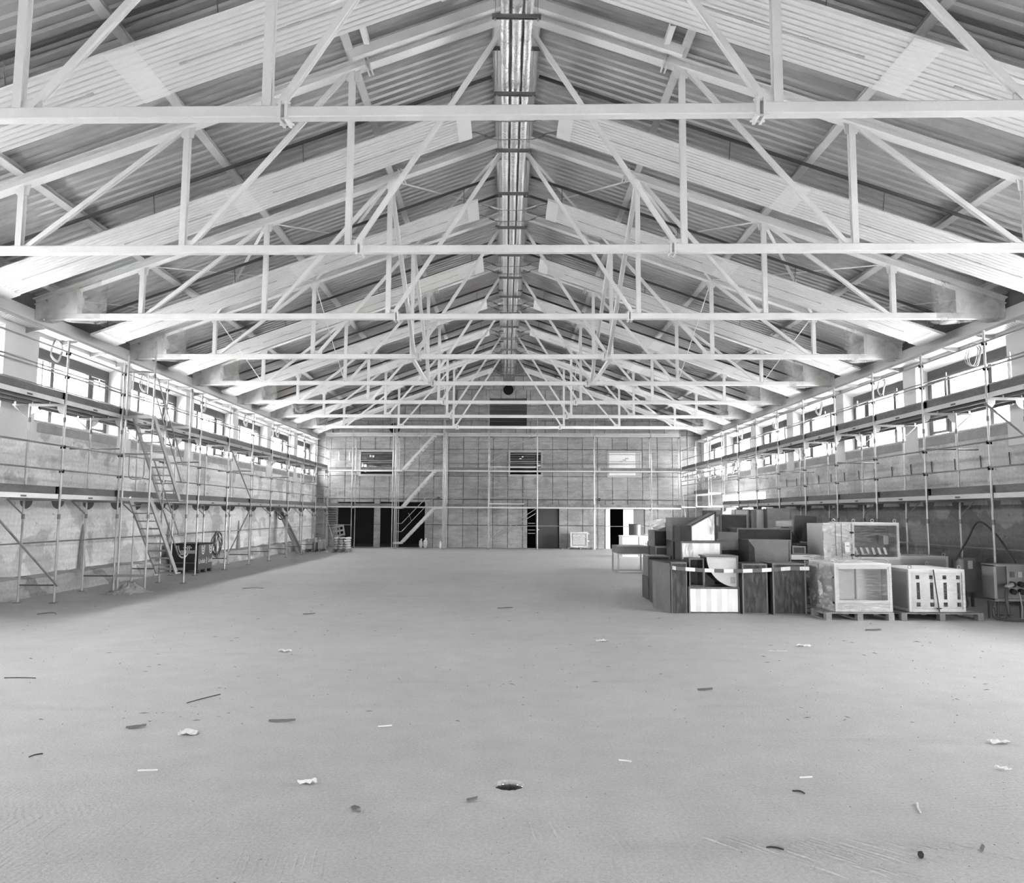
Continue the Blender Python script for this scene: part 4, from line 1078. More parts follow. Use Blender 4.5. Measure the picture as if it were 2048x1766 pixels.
for i, (xa, xb, za, zb, m) in enumerate(((-9.72, -9.42, 0.14, 0.62, 'cardboard'), (-9.40, -9.20, 0.14, 0.45, 'cabinet'), (-9.40, -9.16, 0.45, 0.66, 'sack'), (-9.15, -8.93, 0.14, 0.60, 'cardboard'))):
    r = thing('carton', ('light cardboard carton at the end of the pallet by the left wall', 'dark low carton between the cartons by the left wall', 'crumpled pale carton on top of the dark one by the left wall', 'cardboard carton on the pallet nearest the sack pile')[i], 'box', ((xa + xb) / 2, 38.1, za))
    G().box(xa, xb, 37.8, 38.4, za, zb).build('carton_body', m, r); G().box((xa + xb) / 2 - 0.03, (xa + xb) / 2 + 0.03, 37.79, 38.41, zb - 0.12, zb + 0.003).build('packing_tape', 'paper', r)
fr = thing('picture_frame', 'small light wooden frame leaning on the cartons', 'frame', (-9.02, 37.76, 0.6))
g = G(); 
for (xa, xb, za, zb) in ((-9.16, -8.90, 0.60, 0.64), (-9.16, -8.90, 0.80, 0.84), (-9.16, -9.12, 0.64, 0.80), (-8.94, -8.90, 0.64, 0.80)): G().box(xa, xb, 37.80, 37.83, za, zb).build('frame_side', 'wood', fr)
# stack of sacks on a pallet, second pallet leaning on top
pallet('pallet', 'wooden pallet under the stack of pale sacks', -8.36, -7.60, 37.4, 38.3, boards=4)
rnd = random.Random(21)
for lev in range(5):
    for q in range(3):
        x = -8.23 + q * 0.255 + rnd.uniform(-0.02, 0.02)
        for yy in (37.62, 38.05):
            g = G().sphere((x, yy + rnd.uniform(-0.02, 0.02), 0.14 + 0.06 + lev * 0.115), 0.126, 0.21, 0.058, 10, 6, 0.04, rnd)
            tag(g.build('sack', 'sack', smooth=True), 'pale filled sack in the stack beside the left doorway', 'sack', 'sacks stacked on the pallet')
lp = thing('pallet', 'small empty pallet standing tilted on top of the sack stack', 'pallet', (-8.05, 37.5, 0.76))
lp.rotation_euler = (-0.25, -0.22, 0)
for z in (0.0, 0.22, 0.44): G().box(-0.28, 0.28, -0.012, 0.012, z, z + 0.09).build('deck_slat', 'wood', lp, world=False)
for x in (-0.26, 0.0, 0.2): G().box(x, x + 0.06, 0.012, 0.08, 0, 0.53).build('stringer_board', 'wood', lp, world=False)
# small sacks near the stairs and a heap of rubble
for i, (x, y, sx, sz, lab) in enumerate(((-4.72, 42.75, 0.12, 0.22, 'white sack slumped in the dark doorway beside the stairs'), (-4.48, 42.7, 0.13, 0.24, 'white upright sack beside the slumped one at the doorway'), (-3.65, 42.3, 0.09, 0.17, 'small white bag at the foot of the stair tower'))):
    g = G().sphere((x, y, sz * 0.95), sx, 0.12, sz, 10, 7, 0.1, random.Random(i)); g.tube((x, y, sz * 1.7), (x + 0.03, y, sz * 2.25), 0.03, 6, 0.06)
    tag(g.build('sack', 'stone_light', smooth=True), lab, 'sack')
g = G(); rnd = random.Random(31)
for k in range(60):
    x, y = rnd.gauss(-8.55, 0.14), rnd.gauss(37.65, 0.14); s_ = rnd.uniform(0.015, 0.05)
    g.box(x - s_, x + s_, y - s_, y + s_, 0, s_ * 1.3)
tag(g.build('rubble', 'stone_light'), 'loose rubble on the floor between the cartons and the sacks', 'rubble', kind='stuff')
# crumpled sheet of plastic on the floor
g = G(); n, m = 26, 16; rnd = random.Random(12); v = []
for i in range(n):
    for j in range(m):
        x = -9.35 + 0.95 * i / (n - 1); y = 17.75 + 0.72 * j / (m - 1)
        u, w = i / (n - 1), j / (m - 1); e = math.sin(PI * u) * math.sin(PI * w)
        hgt = e ** 0.7 * (0.05 + 0.22 * math.exp(-((u - 0.62) / 0.22) ** 2)) * (0.65 + 0.5 * rnd.random())
        v.append((x + rnd.uniform(-0.02, 0.02) + 0.12 * w, y + rnd.uniform(-0.02, 0.02), 0.004 + hgt))
g.add(v, [(i * m + j, (i + 1) * m + j, (i + 1) * m + j + 1, i * m + j + 1) for i in range(n - 1) for j in range(m - 1)])
M('sheet_grey', 0.33, 0.35, var=0.25, scale=5)
tag(g.build('crumpled_sheet', 'sheet_grey'), 'crumpled grey plastic sheet on the floor at the left stair tower', 'plastic sheet')

# ================================================================== RIGHT: DUCT PIECES AND AIR HANDLING UNITS
def duct_box(name, label, cat, x0, x1, y0, y1, z0, z1, mat='galv', front=None, frontmat=None, ribs=0, ribmat='galv_bright', wrap=None, rz=0.0, tilt=(0, 0), group=None, flange=True, topmat=None):
    """upright or lying rectangular duct piece; front: None closed, 'open' open towards -y"""
    r = thing(name, label, cat, ((x0 + x1) / 2, (y0 + y1) / 2, z0), rz, group)
    r.rotation_euler = (tilt[0], tilt[1], rz)
    w, d, h = (x1 - x0) / 2, (y1 - y0) / 2, z1 - z0
    B = lambda g, nm, m, p=r: g.build(nm, m, p, world=False)
    t = 0.015
    B(G().box(-w, -w + t, -d, d, 0, h), 'side_wall', mat); B(G().box(w - t, w, -d, d, 0, h), 'side_wall', mat)
    B(G().box(-w + t, w - t, -d, d, 0, t), 'base_sheet', mat); B(G().box(-w + t, w - t, -d, d, h - t, h), 'top_sheet', topmat or mat)
    B(G().box(-w + t, w - t, d - t, d, t, h - t), 'back_sheet', 'galv_dark' if front == 'open' else mat)
    if front != 'open':
        if ribs:
            g = G(); n = ribs; v = []
            for i in range(n + 1):
                x = -w + 0.03 + (2 * w - 0.06) * i / n; dy = -0.012 if i % 2 else 0.006
                v += [(x, -d + dy, 0.03), (x, -d + dy, h - 0.03)]
            g.add(v, [(2 * i, 2 * i + 2, 2 * i + 3, 2 * i + 1) for i in range(n)]); B(g, 'ribbed_front', ribmat)
        else:
            B(G().box(-w + t, w - t, -d, -d + t, t, h - t), 'front_sheet', frontmat or mat)
    if flange:
        f = 0.022; g = G()
        for (a, b, c, e) in ((-w - 0.006, w + 0.006, -0.0, f), (-w - 0.006, w + 0.006, h - f, h + 0.006), (-w - 0.006, -w + f, f, h - f), (w - f, w + 0.006, f, h - f)):
            g = G().box(a, b, -d - 0.02, -d - 0.0135, c, e); B(g, 'flange', 'galv')
    if wrap:
        rn = random.Random(int(abs(x0 * 100) + z1 * 37)); g = G(); v = []; nx, nz = 7, 7
        for i in range(nx):
            for j in range(nz):
                v.append((-w - 0.004 + (2 * w + 0.008) * i / (nx - 1), -d - 0.03 - rn.uniform(0, 0.015), 0.01 + (h - 0.015) * j / (nz - 1)))
        g.add(v, [(i * nz + j, (i + 1) * nz + j, (i + 1) * nz + j + 1, i * nz + j + 1) for i in range(nx - 1) for j in range(nz - 1)])
        B(g, 'plastic_wrap', wrap)
        g = G(); v = []
        for i in range(nx):
            for j in range(nz): v.append((-w - 0.012 - rn.uniform(0, 0.012), -d + 2 * d * i / (nx - 1), 0.01 + (h - 0.015) * j / (nz - 1)))
        g.add(v, [(i * nz + j, (i + 1) * nz + j, (i + 1) * nz + j + 1, i * nz + j + 1) for i in range(nx - 1) for j in range(nz - 1)]); B(g, 'plastic_wrap', wrap)
    return r
DG = 'duct pieces in the pile'
# front row
r = thing('duct_piece', 'dark wrapped upright duct with chamfered side at the front corner of the pile', 'duct', (3.1, 15.35, 0))
G().prism([(2.86, 15.62, 0), (2.93, 15.28, 0), (3.03, 15.05, 0), (3.03, 15.95, 0), (2.86, 15.95, 0)], (0, 0, 0.93)).build('chamfered_side', 'galv', r)
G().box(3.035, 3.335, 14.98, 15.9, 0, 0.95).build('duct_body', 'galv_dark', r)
for x in (3.035, 3.32): G().box(x, x + 0.015, 14.965, 14.98, 0, 0.96).build('flange', 'galv', r)
G().box(3.05, 3.32, 14.965, 14.98, 0.93, 0.96).build('flange', 'galv', r)
g = G(); rn = random.Random(6); v = []
for i in range(7):
    for j in range(9): v.append((3.04 + 0.29 * i / 6, 14.955 - rn.uniform(0, 0.012), 0.01 + 0.93 * j / 8))
g.add(v, [(i * 9 + j, (i + 1) * 9 + j, (i + 1) * 9 + j + 1, i * 9 + j + 1) for i in range(6) for j in range(8)]); g.build('plastic_wrap', 'film_dark', r)
duct_box('duct_piece', 'pale ribbed duct lying on the floor under the curved elbow', 'duct', 3.36, 4.32, 14.96, 15.6, 0, 0.49, 'galv', ribs=9)
duct_box('duct_piece', 'dark plastic wrapped upright duct right of the pale ribbed one', 'duct', 4.36, 4.83, 14.88, 15.5, 0, 0.94, 'galv_dark', wrap='film_dark', frontmat='galv_dark')
duct_box('duct_piece', 'wide dark plastic wrapped upright duct beside the pallet', 'duct', 4.91, 5.53, 14.80, 15.5, 0, 0.955, 'galv_dark', wrap='film_dark', frontmat='galv_dark')
# curved elbow on the lying duct
el = thing('duct_elbow', 'white curved duct elbow with quarter round cheek on the ribbed duct', 'duct', (3.9, 15.3, 0.49))
cxe, cze, ro = 4.30, 1.06, 0.57; n = 14
arc = [(cxe - ro * math.cos(PI / 2 * i / n), 15.02, cze - ro * math.sin(PI / 2 * i / n)) for i in range(n + 1)]
G().prism([(cxe, 15.02, cze)] + arc, (0, 0.012, 0)).build('cheek_plate', 'galv_bright', el)
G().prism([(cxe, 15.52, cze)] + [(p[0], 15.52, p[2]) for p in arc], (0, 0.012, 0)).build('cheek_plate', 'galv', el)
g = G(); v = []
for p in arc: v += [(p[0], 15.02, p[2]), (p[0], 15.53, p[2])]
g.add(v, [(2 * i, 2 * i + 1, 2 * i + 3, 2 * i + 2) for i in range(n)]); g.build('curved_sheet', 'galv_dark', el)
G().box(3.70, 4.33, 14.99, 15.54, 1.055, 1.085).build('flange', 'galv', el); G().box(4.295, 4.325, 14.99, 15.54, 0.49, 1.055).build('flange', 'galv', el)
G().box(4.18, 4.27, 15.01, 15.016, 0.56, 0.68).build('sticker', 'cardboard', el)
duct_box('duct_piece', 'dark open ended duct behind the curved elbow', 'duct', 3.42, 3.70, 15.15, 15.6, 0.49, 1.02, 'galv_dark', front='open')
# second rank
duct_box('duct_piece', 'dark low duct standing behind the chamfered front corner', 'duct', 3.0, 3.62, 16.45, 17.1, 0, 0.90, 'galv_dark')
duct_box('duct_piece', 'box duct with wrapped dark end and pale ribbed side in the middle of the pile', 'duct', 3.55, 4.40, 16.42, 17.0, 0.905, 1.30, 'galv_dark', ribs=7, ribmat='galv_bright', wrap=None)
G().box(3.55, 3.80, 16.36, 16.385, 0.91, 1.29).build('end_cover', 'film_dark', bpy.data.objects[[o.name for o in COL.objects if o.name.startswith('duct_piece')][-1]])
r = thing('duct_transition', 'duct transition with sloping top and pale ribbed side, topmost of the pile', 'duct', (3.95, 16.7, 1.305))
P8 = lambda x0, x1, y0, y1, z0, za, zb: [(x0, y0, z0), (x1, y0, z0), (x1, y1, z0), (x0, y1, z0), (x0, y0, za), (x1, y0, zb), (x1, y1, zb), (x0, y1, za)]
G().hexa(P8(3.54, 3.78, 16.44, 17.0, 1.305, 1.63, 1.64)).build('duct_end', 'galv_dark', r)
G().hexa(P8(3.785, 4.30, 16.46, 17.0, 1.305, 1.64, 1.91)).build('duct_body', 'galv', r)
g = G(); v = []
for i in range(8):
    x = 3.80 + 0.47 * i / 7; y = 16.445 if i % 2 else 16.457; v += [(x, y, 1.33), (x, y, 1.635 + 0.265 * i / 7 - 0.02)]
g.add(v, [(2 * i, 2 * i + 2, 2 * i + 3, 2 * i + 1) for i in range(7)]); g.build('ribbed_front', 'galv_bright', r)
G().beam((3.785, 16.45, 1.645), (4.31, 16.45, 1.92), 0.03, 0.02).build('flange', 'galv_dark', r); G().box(4.285, 4.31, 16.43, 17.0, 1.31, 1.92).build('flange', 'galv_dark', r)
G().hexa(P8(4.12, 4.28, 16.425, 16.44, 1.45, 1.82, 1.88)).build('plastic_wrap', 'film_dark', r)
duct_box('duct_piece', 'duct box with pale end behind the sloping transition', 'duct', 3.55, 4.10, 17.3, 17.9, 1.30, 1.80, 'galv')
duct_box('duct_piece', 'tall dark duct carrying the duct box behind the sloping transition', 'duct', 3.55, 4.10, 17.3, 17.9, 0, 1.295, 'galv_dark')
# left column
duct_box('duct_piece', 'open black mouthed duct in the left column of the pile', 'duct', 3.32, 3.88, 18.2, 18.9, 1.12, 1.50, 'galv', front='open')
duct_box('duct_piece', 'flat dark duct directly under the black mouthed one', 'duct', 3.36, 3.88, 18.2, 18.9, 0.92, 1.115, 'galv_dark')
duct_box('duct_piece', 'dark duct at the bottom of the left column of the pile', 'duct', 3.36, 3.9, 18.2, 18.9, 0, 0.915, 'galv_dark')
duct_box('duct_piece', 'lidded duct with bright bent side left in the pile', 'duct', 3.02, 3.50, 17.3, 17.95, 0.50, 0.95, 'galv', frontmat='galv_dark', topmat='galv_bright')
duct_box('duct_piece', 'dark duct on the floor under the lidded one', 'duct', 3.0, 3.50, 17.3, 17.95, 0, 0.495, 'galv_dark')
def lump(name, label, cat, c, rx_, ry_, rz_, mat, seed, jit=0.18, n=12, m=8):
    g = G().sphere(c, rx_, ry_, rz_, n, m, jit, random.Random(seed)); return tag(g.build(name, mat), label, cat)
lump('plastic_bundle', 'white crumpled plastic bundle on top of the left column', 'plastic', (3.60, 18.55, 1.63), 0.26, 0.26, 0.13, 'paper', 3)
duct_box('duct_piece', 'small dark tilted duct among the white plastic on the left column', 'duct', 3.62, 3.86, 18.15, 18.4, 1.505, 1.66, 'galv_dark')
# middle right
duct_box('duct_piece', 'big box duct with dark wrapped side and plain light front', 'duct', 4.85, 5.70, 16.0, 16.7, 0, 1.36, 'galv_dark', frontmat='galv', wrap=None)
o = [o for o in COL.objects if o.name.startswith('duct_piece')][-1]
G().prism([(-0.43, -0.375, 0.02), (-0.25, -0.375, 0.02), (-0.22, -0.375, 0.5), (-0.30, -0.375, 0.75), (-0.32, -0.375, 1.2), (-0.43, -0.375, 1.34)], (0, 0.012, 0)).build('torn_wrap', 'galv_dark', o, world=False)
duct_box('duct_piece', 'dark duct with crumpled clear film on its top behind the plain light box', 'duct', 5.0, 6.2, 17.3, 18.1, 0, 1.57, 'galv_dark', frontmat='galv_dark', topmat='film_dense')
duct_box('duct_piece', 'wide open duct with grey inside, lower one beside the plain light box', 'duct', 4.42, 4.98, 17.1, 17.9, 0.55, 1.12, 'galv', front='open')
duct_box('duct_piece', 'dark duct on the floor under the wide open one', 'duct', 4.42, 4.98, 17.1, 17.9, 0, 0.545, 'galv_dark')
duct_box('duct_piece', 'long shallow dark duct lying above the wide open one', 'duct', 4.42, 4.98, 17.15, 17.8, 1.125, 1.33, 'galv_dark', frontmat='cabinet')
duct_box('duct_piece', 'short shallow dark duct, upper one of two beside the plain light box', 'duct', 4.55, 4.98, 17.2, 17.8, 1.335, 1.48, 'galv_dark', frontmat='cabinet')
duct_box('duct_piece', 'open trough shaped duct raised on a dark post', 'duct', 4.62, 4.93, 18.5, 19.0, 1.60, 1.83, 'galv', front=None, frontmat='alu_grey')
duct_box('duct_piece', 'narrow dark post of duct carrying the open trough', 'duct', 4.70, 4.85, 18.6, 18.9, 0, 1.595, 'black', flange=False)
# rear
for (xa, xb, yy, zt, m, lab) in ((5.55, 6.25, 20.6, 1.88, 'galv_dark', 'dark tall sheet duct at the back of the pile, left one'), (6.05, 6.45, 21.0, 2.02, 'ahu_light', 'tall bright duct standing at the back between dark ones'),
                                 (6.46, 6.60, 20.9, 2.02, 'cabinet', 'thin tall grey duct between the two bright tall ones'), (6.61, 6.84, 21.0, 2.03, 'ahu_white', 'narrow tall white duct at the back beside the mottled one'), (6.86, 7.50, 20.8, 2.05, 'galv', 'wide tall mottled duct at the back under the right scaffold')):
    duct_box('tall_duct', lab, 'duct', xa, xb, yy, yy + 0.35, 0, zt, m, wrap=None)
duct_box('duct_piece', 'shallow film covered duct lying on the crumpled film', 'duct', 5.95, 6.35, 17.6, 18.0, 1.60, 1.76, 'galv', frontmat='alu_grey', wrap='film')
duct_box('duct_piece', 'dark narrow duct leaning over in the right of the pile', 'duct', 6.62, 6.84, 18.3, 18.8, 1.10, 1.72, 'galv_dark', tilt=(0, -0.62), flange=False)
duct_box('duct_piece', 'dark upright duct leaning slightly beside the wrapped upper unit', 'duct', 6.75, 7.05, 18.1, 18.7, 1.25, 1.85, 'galv_dark', tilt=(0, 0.10), flange=False)
duct_box('duct_piece', 'dark duct under the leaning ones, beside the wrapped upper unit', 'duct', 6.55, 7.2, 17.9, 18.6, 0, 1.22, 'galv_dark', frontmat='galv_dark')
duct_box('duct_piece', 'shallow dark duct with bright rim between the light box and the upper unit', 'duct', 5.85, 6.12, 16.3, 16.8, 1.06, 1.22, 'galv_dark')
ws = thing('flat_pack_stack', 'stack of flat dark sheets with a white lid behind the wrapped pallet unit', 'stack', (6.1, 16.5, 0))
for k in range(7): G().box(5.80, 6.35, 16.2, 17.0, 0.55 + k * 0.055, 0.59 + k * 0.055).build('flat_sheet', 'dark_grey', ws)
G().box(5.80, 6.35, 16.25, 16.95, 0, 0.55).build('base_crate', 'cabinet_dark', ws); G().box(5.78, 6.38, 16.18, 17.02, 0.95, 1.05).build('white_lid', 'ahu_white', ws)
# open frame duct standing apart on the left
of = thing('duct_plenum', 'open sided duct plenum with solid top standing apart from the pile', 'duct', (3.95, 25.5, 0))
G().box(3.45, 4.44, 25.0, 26.3, 0.62, 0.86).build('top_box', 'galv', of)
for x in (3.45, 4.39):
    for y in (25.0, 26.25): G().box(x, x + 0.05, y, y + 0.05, 0, 0.62).build('corner_post', 'alu_grey', of)
for y in (25.0, 26.25): G().box(3.50, 4.39, y, y + 0.05, 0, 0.03).build('bottom_rail', 'alu_grey', of)
for x in (3.45, 4.39): G().box(x, x + 0.05, 25.05, 26.25, 0, 0.03).build('bottom_rail', 'alu_grey', of)
for x0_, x1_, z0_, z1_ in ((3.44, 4.45, 0.85, 0.87), (3.44, 4.45, 0.60, 0.625)): G().box(x0_, x1_, 24.985, 25.0, z0_, z1_).build('flange', 'alu', of)
bg_ = thing('waste_bag', 'black open bin bag on its stand beside the open sided plenum', 'bag', (5.25, 28.2, 0))
g = G(); n = 14; v = []
for z, rr in ((0.0, 0.20), (0.25, 0.235), (0.6, 0.25), (0.86, 0.265), (0.90, 0.24)):
    for k in range(n):
        t = 2 * PI * k / n; j = 1 + 0.06 * math.sin(k * 2.4 + z * 9); v.append((5.25 + rr * j * math.cos(t), 28.2 + rr * j * math.sin(t), z))
g.add(v, [(i * n + k, i * n + (k + 1) % n, (i + 1) * n + (k + 1) % n, (i + 1) * n + k) for i in range(4) for k in range(n)]); g.build('bag_skin', 'tin_black', bg_, smooth=True)
G().ring((5.25, 28.2, 0.90), 0.25, 0.02, 'z').build('bag_rim', 'dark_grey', bg_)
# long white crates and a drum near the end wall
r = thing('white_crate', 'long white crate with a dark strap near the right hand doorway', 'box', (6.0, 35.5, 0))
G().box(5.10, 6.75, 35.0, 36.0, 0, 0.92).build('crate_body', 'white_box', r); G().box(5.83, 5.86, 34.99, 36.01, 0, 0.925).build('strap', 'dark_grey', r); G().box(5.08, 6.77, 34.98, 36.02, 0.88, 0.925).build('crate_lid', 'ahu_white', r)
r = thing('white_crate', 'smaller white crate in front of the long strapped one', 'box', (6.5, 33.6, 0))
G().box(5.95, 6.9, 33.2, 34.0, 0, 0.66).build('crate_body', 'white_box', r); G().box(5.93, 6.92, 33.18, 34.02, 0.62, 0.665).build('crate_lid', 'ahu_white', r)
lump('plastic_bundle', 'crumpled white plastic heap beside the long white crate', 'plastic', (7.0, 35.2, 0.5), 0.22, 0.25, 0.5, 'paper', 9)
lump('plastic_bundle', 'loose white film lying on the long white crate', 'plastic', (6.5, 35.4, 0.97), 0.35, 0.2, 0.06, 'paper', 10)
r = thing('dark_drum', 'dark ribbed drum standing on the floor behind the long white crate', 'drum', (6.1, 37.6, 0))
G().tube((6.1, 37.6, 0), (6.1, 37.6, 1.42), 0.29, 20).build('drum_body', 'dark_grey', r)
for z in (0.35, 0.8, 1.40): G().ring((6.1, 37.6, z), 0.292, 0.012, 'z', 24).build('drum_hoop', 'black', r)
# crate against the end wall
bc = thing('wrapped_crate', 'small film wrapped framed crate on a pallet against the end wall', 'crate', (3.80, 42.2, 0.12))
for (xa, xb, za, zb) in ((3.36, 4.30, 0.12, 0.19), (3.36, 4.30, 0.86, 0.93), (3.36, 3.43, 0.19, 0.86), (4.23, 4.30, 0.19, 0.86)): G().box(xa, xb, 41.9, 41.97, za, zb).build('frame_side', 'ahu_light', bc)
G().box(3.40, 4.26, 41.95, 42.5, 0.13, 0.91).build('crate_panel', 'cabinet', bc); G().box(3.5, 4.15, 41.93, 41.95, 0.25, 0.80).build('inner_panel', 'ahu_grey', bc)
G().box(3.35, 4.31, 41.88, 41.885, 0.12, 0.93).build('plastic_wrap', 'film', bc)
for z in (0.84, 0.45): lump_o = G().ring((4.33, 41.9, z), 0.035, 0.012, 'y', 10).build('lifting_eye', 'paper', bc)
pallet('pallet', 'low dark pallet under the wrapped crate at the end wall', 3.2, 4.6, 41.85, 42.6, mat='wood_dark', boards=4, h=0.12)
g = G(); rnd = random.Random(44)
for k in range(50):
    x, y = rnd.uniform(2.9, 3.3), rnd.gauss(42.2, 0.15); s_ = rnd.uniform(0.015, 0.05); x += 1.35 * (k % 2)
    g.box(x - s_ * 2, x + s_ * 2, y - s_, y + s_, 0, s_)
tag(g.build('rubble', 'sill_stone'), 'small rubble on the floor on both sides of the wrapped crate', 'rubble', kind='stuff')

# ---- air handling units on pallets
def eye(x, y, z, p): G().ring((x, y, z + 0.035), 0.032, 0.010, 'y', 12).tube((x, y, z - 0.01), (x, y, z + 0.01), 0.016, 6).build('lifting_eye', 'alu', p)
def unit(name, label, x0, x1, y0, y1, z0, z1, kind):
    r = thing(name, label, 'air unit', ((x0 + x1) / 2, (y0 + y1) / 2, z0)); b = 0.045
    B = lambda g, nm, m, p=r: g.build(nm, m, p)
    for x in (x0, x1 - b):
        for y in (y0, y1 - b): B(G().box(x, x + b, y, y + b, z0, z1), 'frame_post', 'ahu_light')
    for z in (z0, z1 - b):
        for y in (y0, y1 - b): B(G().box(x0 + b, x1 - b, y, y + b, z, z + b), 'frame_rail', 'ahu_light')
        for x in (x0, x1 - b): B(G().box(x, x + b, y0 + b, y1 - b, z, z + b), 'frame_rail', 'ahu_light')
    B(G().box(x0 + 0.008, x0 + 0.03, y0 + b, y1 - b, z0 + b, z1 - b), 'side_panel', 'ahu_grey'); B(G().box(x1 - 0.03, x1 - 0.008, y0 + b, y1 - b, z0 + b, z1 - b), 'side_panel', 'ahu_grey')
    B(G().box(x0, x1, y0, y1, z1, z1 + 0.012), 'top_panel', 'ahu_white'); B(G().box(x0 + b, x1 - b, y1 - 0.03, y1 - 0.008, z0 + b, z1 - b), 'back_panel', 'ahu_grey'); B(G().box(x0 + 0.01, x1 - 0.01, y0 + 0.01, y1 - 0.01, z0 - 0.0, z0 + 0.01), 'floor_panel', 'dark_grey')
    for x in (x0 + 0.06, x1 - 0.06): 
        for y in (y0 + 0.06, y1 - 0.06): eye(x, y, z1 + 0.012, r)
    return r, B
rn = random.Random(77)
def wrapsheet(B, p, m, nm='plastic_wrap', nx=9, nz=9, amp=0.02, ax='y'):
    a, b, c, d = [Vector(q) for q in p]; g = G(); v = []
    for i in range(nx):
        for j in range(nz):
            u, w = i / (nx - 1), j / (nz - 1); q = a * (1 - u) * (1 - w) + b * u * (1 - w) + c * u * w + d * (1 - u) * w
            o = -rn.uniform(0, amp); v.append(q + (Vector((0, o, 0)) if ax == 'y' else Vector((o, 0, 0)) if ax == 'x' else Vector((0, 0, -o))))
    g.add(v, [(i * nz + j, (i + 1) * nz + j, (i + 1) * nz + j + 1, i * nz + j + 1) for i in range(nx - 1) for j in range(nz - 1)])
    B(g, nm, m)
pallet('pallet', 'wooden pallet under the film wrapped framed unit', 5.60, 6.82, 14.05, 15.35, mat='wood', h=0.14)
x0, x1, y0, y1, z0, z1 = 5.80, 6.83, 14.12, 15.30, 0.145, 0.99
u1, B = unit('air_handling_unit', 'film wrapped air unit with a deep framed window front on the left pallet', x0, x1, y0, y1, z0, z1, 'a')
B(G().box(x0 + 0.045, x1 - 0.045, y0, y0 + 0.03, z0 + 0.045, z0 + 0.16), 'base_panel', 'ahu_grey')
for (a, b, c, d) in ((x0 + 0.045, x1 - 0.045, z0 + 0.16, z0 + 0.20), (x0 + 0.045, x1 - 0.045, z1 - 0.085, z1 - 0.045), (x0 + 0.045, x0 + 0.075, z0 + 0.20, z1 - 0.05), (x1 - 0.075, x1 - 0.045, z0 + 0.20, z1 - 0.05)): B(G().box(a, b, y0 + 0.005, y0 + 0.03, c, d), 'window_frame', 'ahu_light')
B(G().box(x0 + 0.05, x1 - 0.05, y0 + 0.30, y0 + 0.32, z0 + 0.16, z1 - 0.06), 'inner_panel', 'ahu_grey')
B(G().box(x0 + 0.13, x0 + 0.145, y0 + 0.28, y0 + 0.30, z0 + 0.2, z1 - 0.09), 'inner_strip', 'ahu_light'); B(G().box(x0 + 0.50, x0 + 0.52, y0 + 0.28, y0 + 0.30, z0 + 0.2, z1 - 0.09), 'inner_strip', 'cabinet')
for k, (z, h) in enumerate(((0.75, 0.05), (0.52, 0.07), (0.38, 0.06))): B(G().box(x0 + 0.082, x0 + 0.10, y0 + 0.12, y0 + 0.125, z, z + h), 'label_mark', 'paper')
wrapsheet(B, ((x0 + 0.02, y0 - 0.006, z0), (x1, y0 - 0.006, z0), (x1, y0 - 0.006, z1), (x0 + 0.02, y0 - 0.006, z1)), 'film')
wrapsheet(B, ((x0 - 0.02, y1, z0), (x0 - 0.02, y0, z0), (x0 - 0.02, y0, z1), (x0 - 0.06, y1, z1)), 'film_dense', amp=0.07, ax='x')
wrapsheet(B, ((x0 - 0.03, y0 + 0.25, z1 + 0.03), (x1 - 0.3, y0 + 0.3, z1 + 0.02), (x1 - 0.35, y1, z1 + 0.05), (x0 - 0.10, y1 + 0.1, z1 + 0.05)), 'film_dense', amp=0.05, ax='z')
wrapsheet(B, ((x0 + 0.05, y0 - 0.02, z0 + 0.01), (x1 - 0.1, y0 - 0.02, z0 + 0.01), (x1 - 0.1, y0 - 0.02, z0 + 0.13), (x0 + 0.05, y0 - 0.02, z0 + 0.13)), 'film_dense', amp=0.02)
B(G().prism([(x0 - 0.06, y0 + 0.45, 0.62), (x0 - 0.06, y0 + 0.62, 0.66), (x0 - 0.06, y0 + 0.55, 0.36), (x0 - 0.06, y0 + 0.36, 0.34)], (0.004, 0, 0)), 'paper_label', 'paper')
for z in (0.28, 0.74): B(G().box(x0 - 0.03, x0, y0 + 0.03, y0 + 0.13, z, z + 0.035), 'hinge', 'black')
pallet('pallet', 'wooden pallet under the unit with slotted front, beside the power board', 6.95, 8.42, 14.05, 15.45, mat='wood_dark', h=0.14)
x0, x1, y0, y1, z0, z1 = 7.15, 8.17, 14.15, 15.35, 0.145, 0.89
u2, B = unit('air_handling_unit', 'air unit with four slotted columns and a black strap on the right pallet', x0, x1, y0, y1, z0, z1, 'b')
holes = []
for k in range(4):
    x = x0 + 0.14 + k * 0.245
    holes += [(x, x + 0.07, z0 + 0.58, z0 + 0.65), (x + 0.01, x + 0.07, z0 + 0.22, z0 + 0.52), (x, x + 0.075, z0 + 0.09, z0 + 0.165)]
for a, b, c, d in cells(x0 + 0.045, x1 - 0.045, z0 + 0.045, z1 - 0.045, holes): B(G().box(a, b, y0 + 0.02, y0 + 0.03, c, d), 'front_panel', 'ahu_grey')
B(G().box(x0 + 0.05, x1 - 0.05, y0 + 0.12, y0 + 0.13, z0 + 0.05, z1 - 0.05), 'inner_panel', 'hollow_shade')  # near-black panel that paints the darkness behind the slots
for k in range(4):
    x = x0 + 0.14 + k * 0.245
    B(G().box(x + 0.072, x + 0.080, y0 + 0.012, y0 + 0.02, z0 + 0.22, z0 + 0.52), 'slot_edge', 'ahu_white')
wrapsheet(B, ((x0 + 0.03, y0 - 0.006, z0), (x1, y0 - 0.006, z0), (x1, y0 - 0.006, z1 - 0.02), (x0 + 0.03, y0 - 0.006, z1 - 0.02)), 'film', amp=0.015)
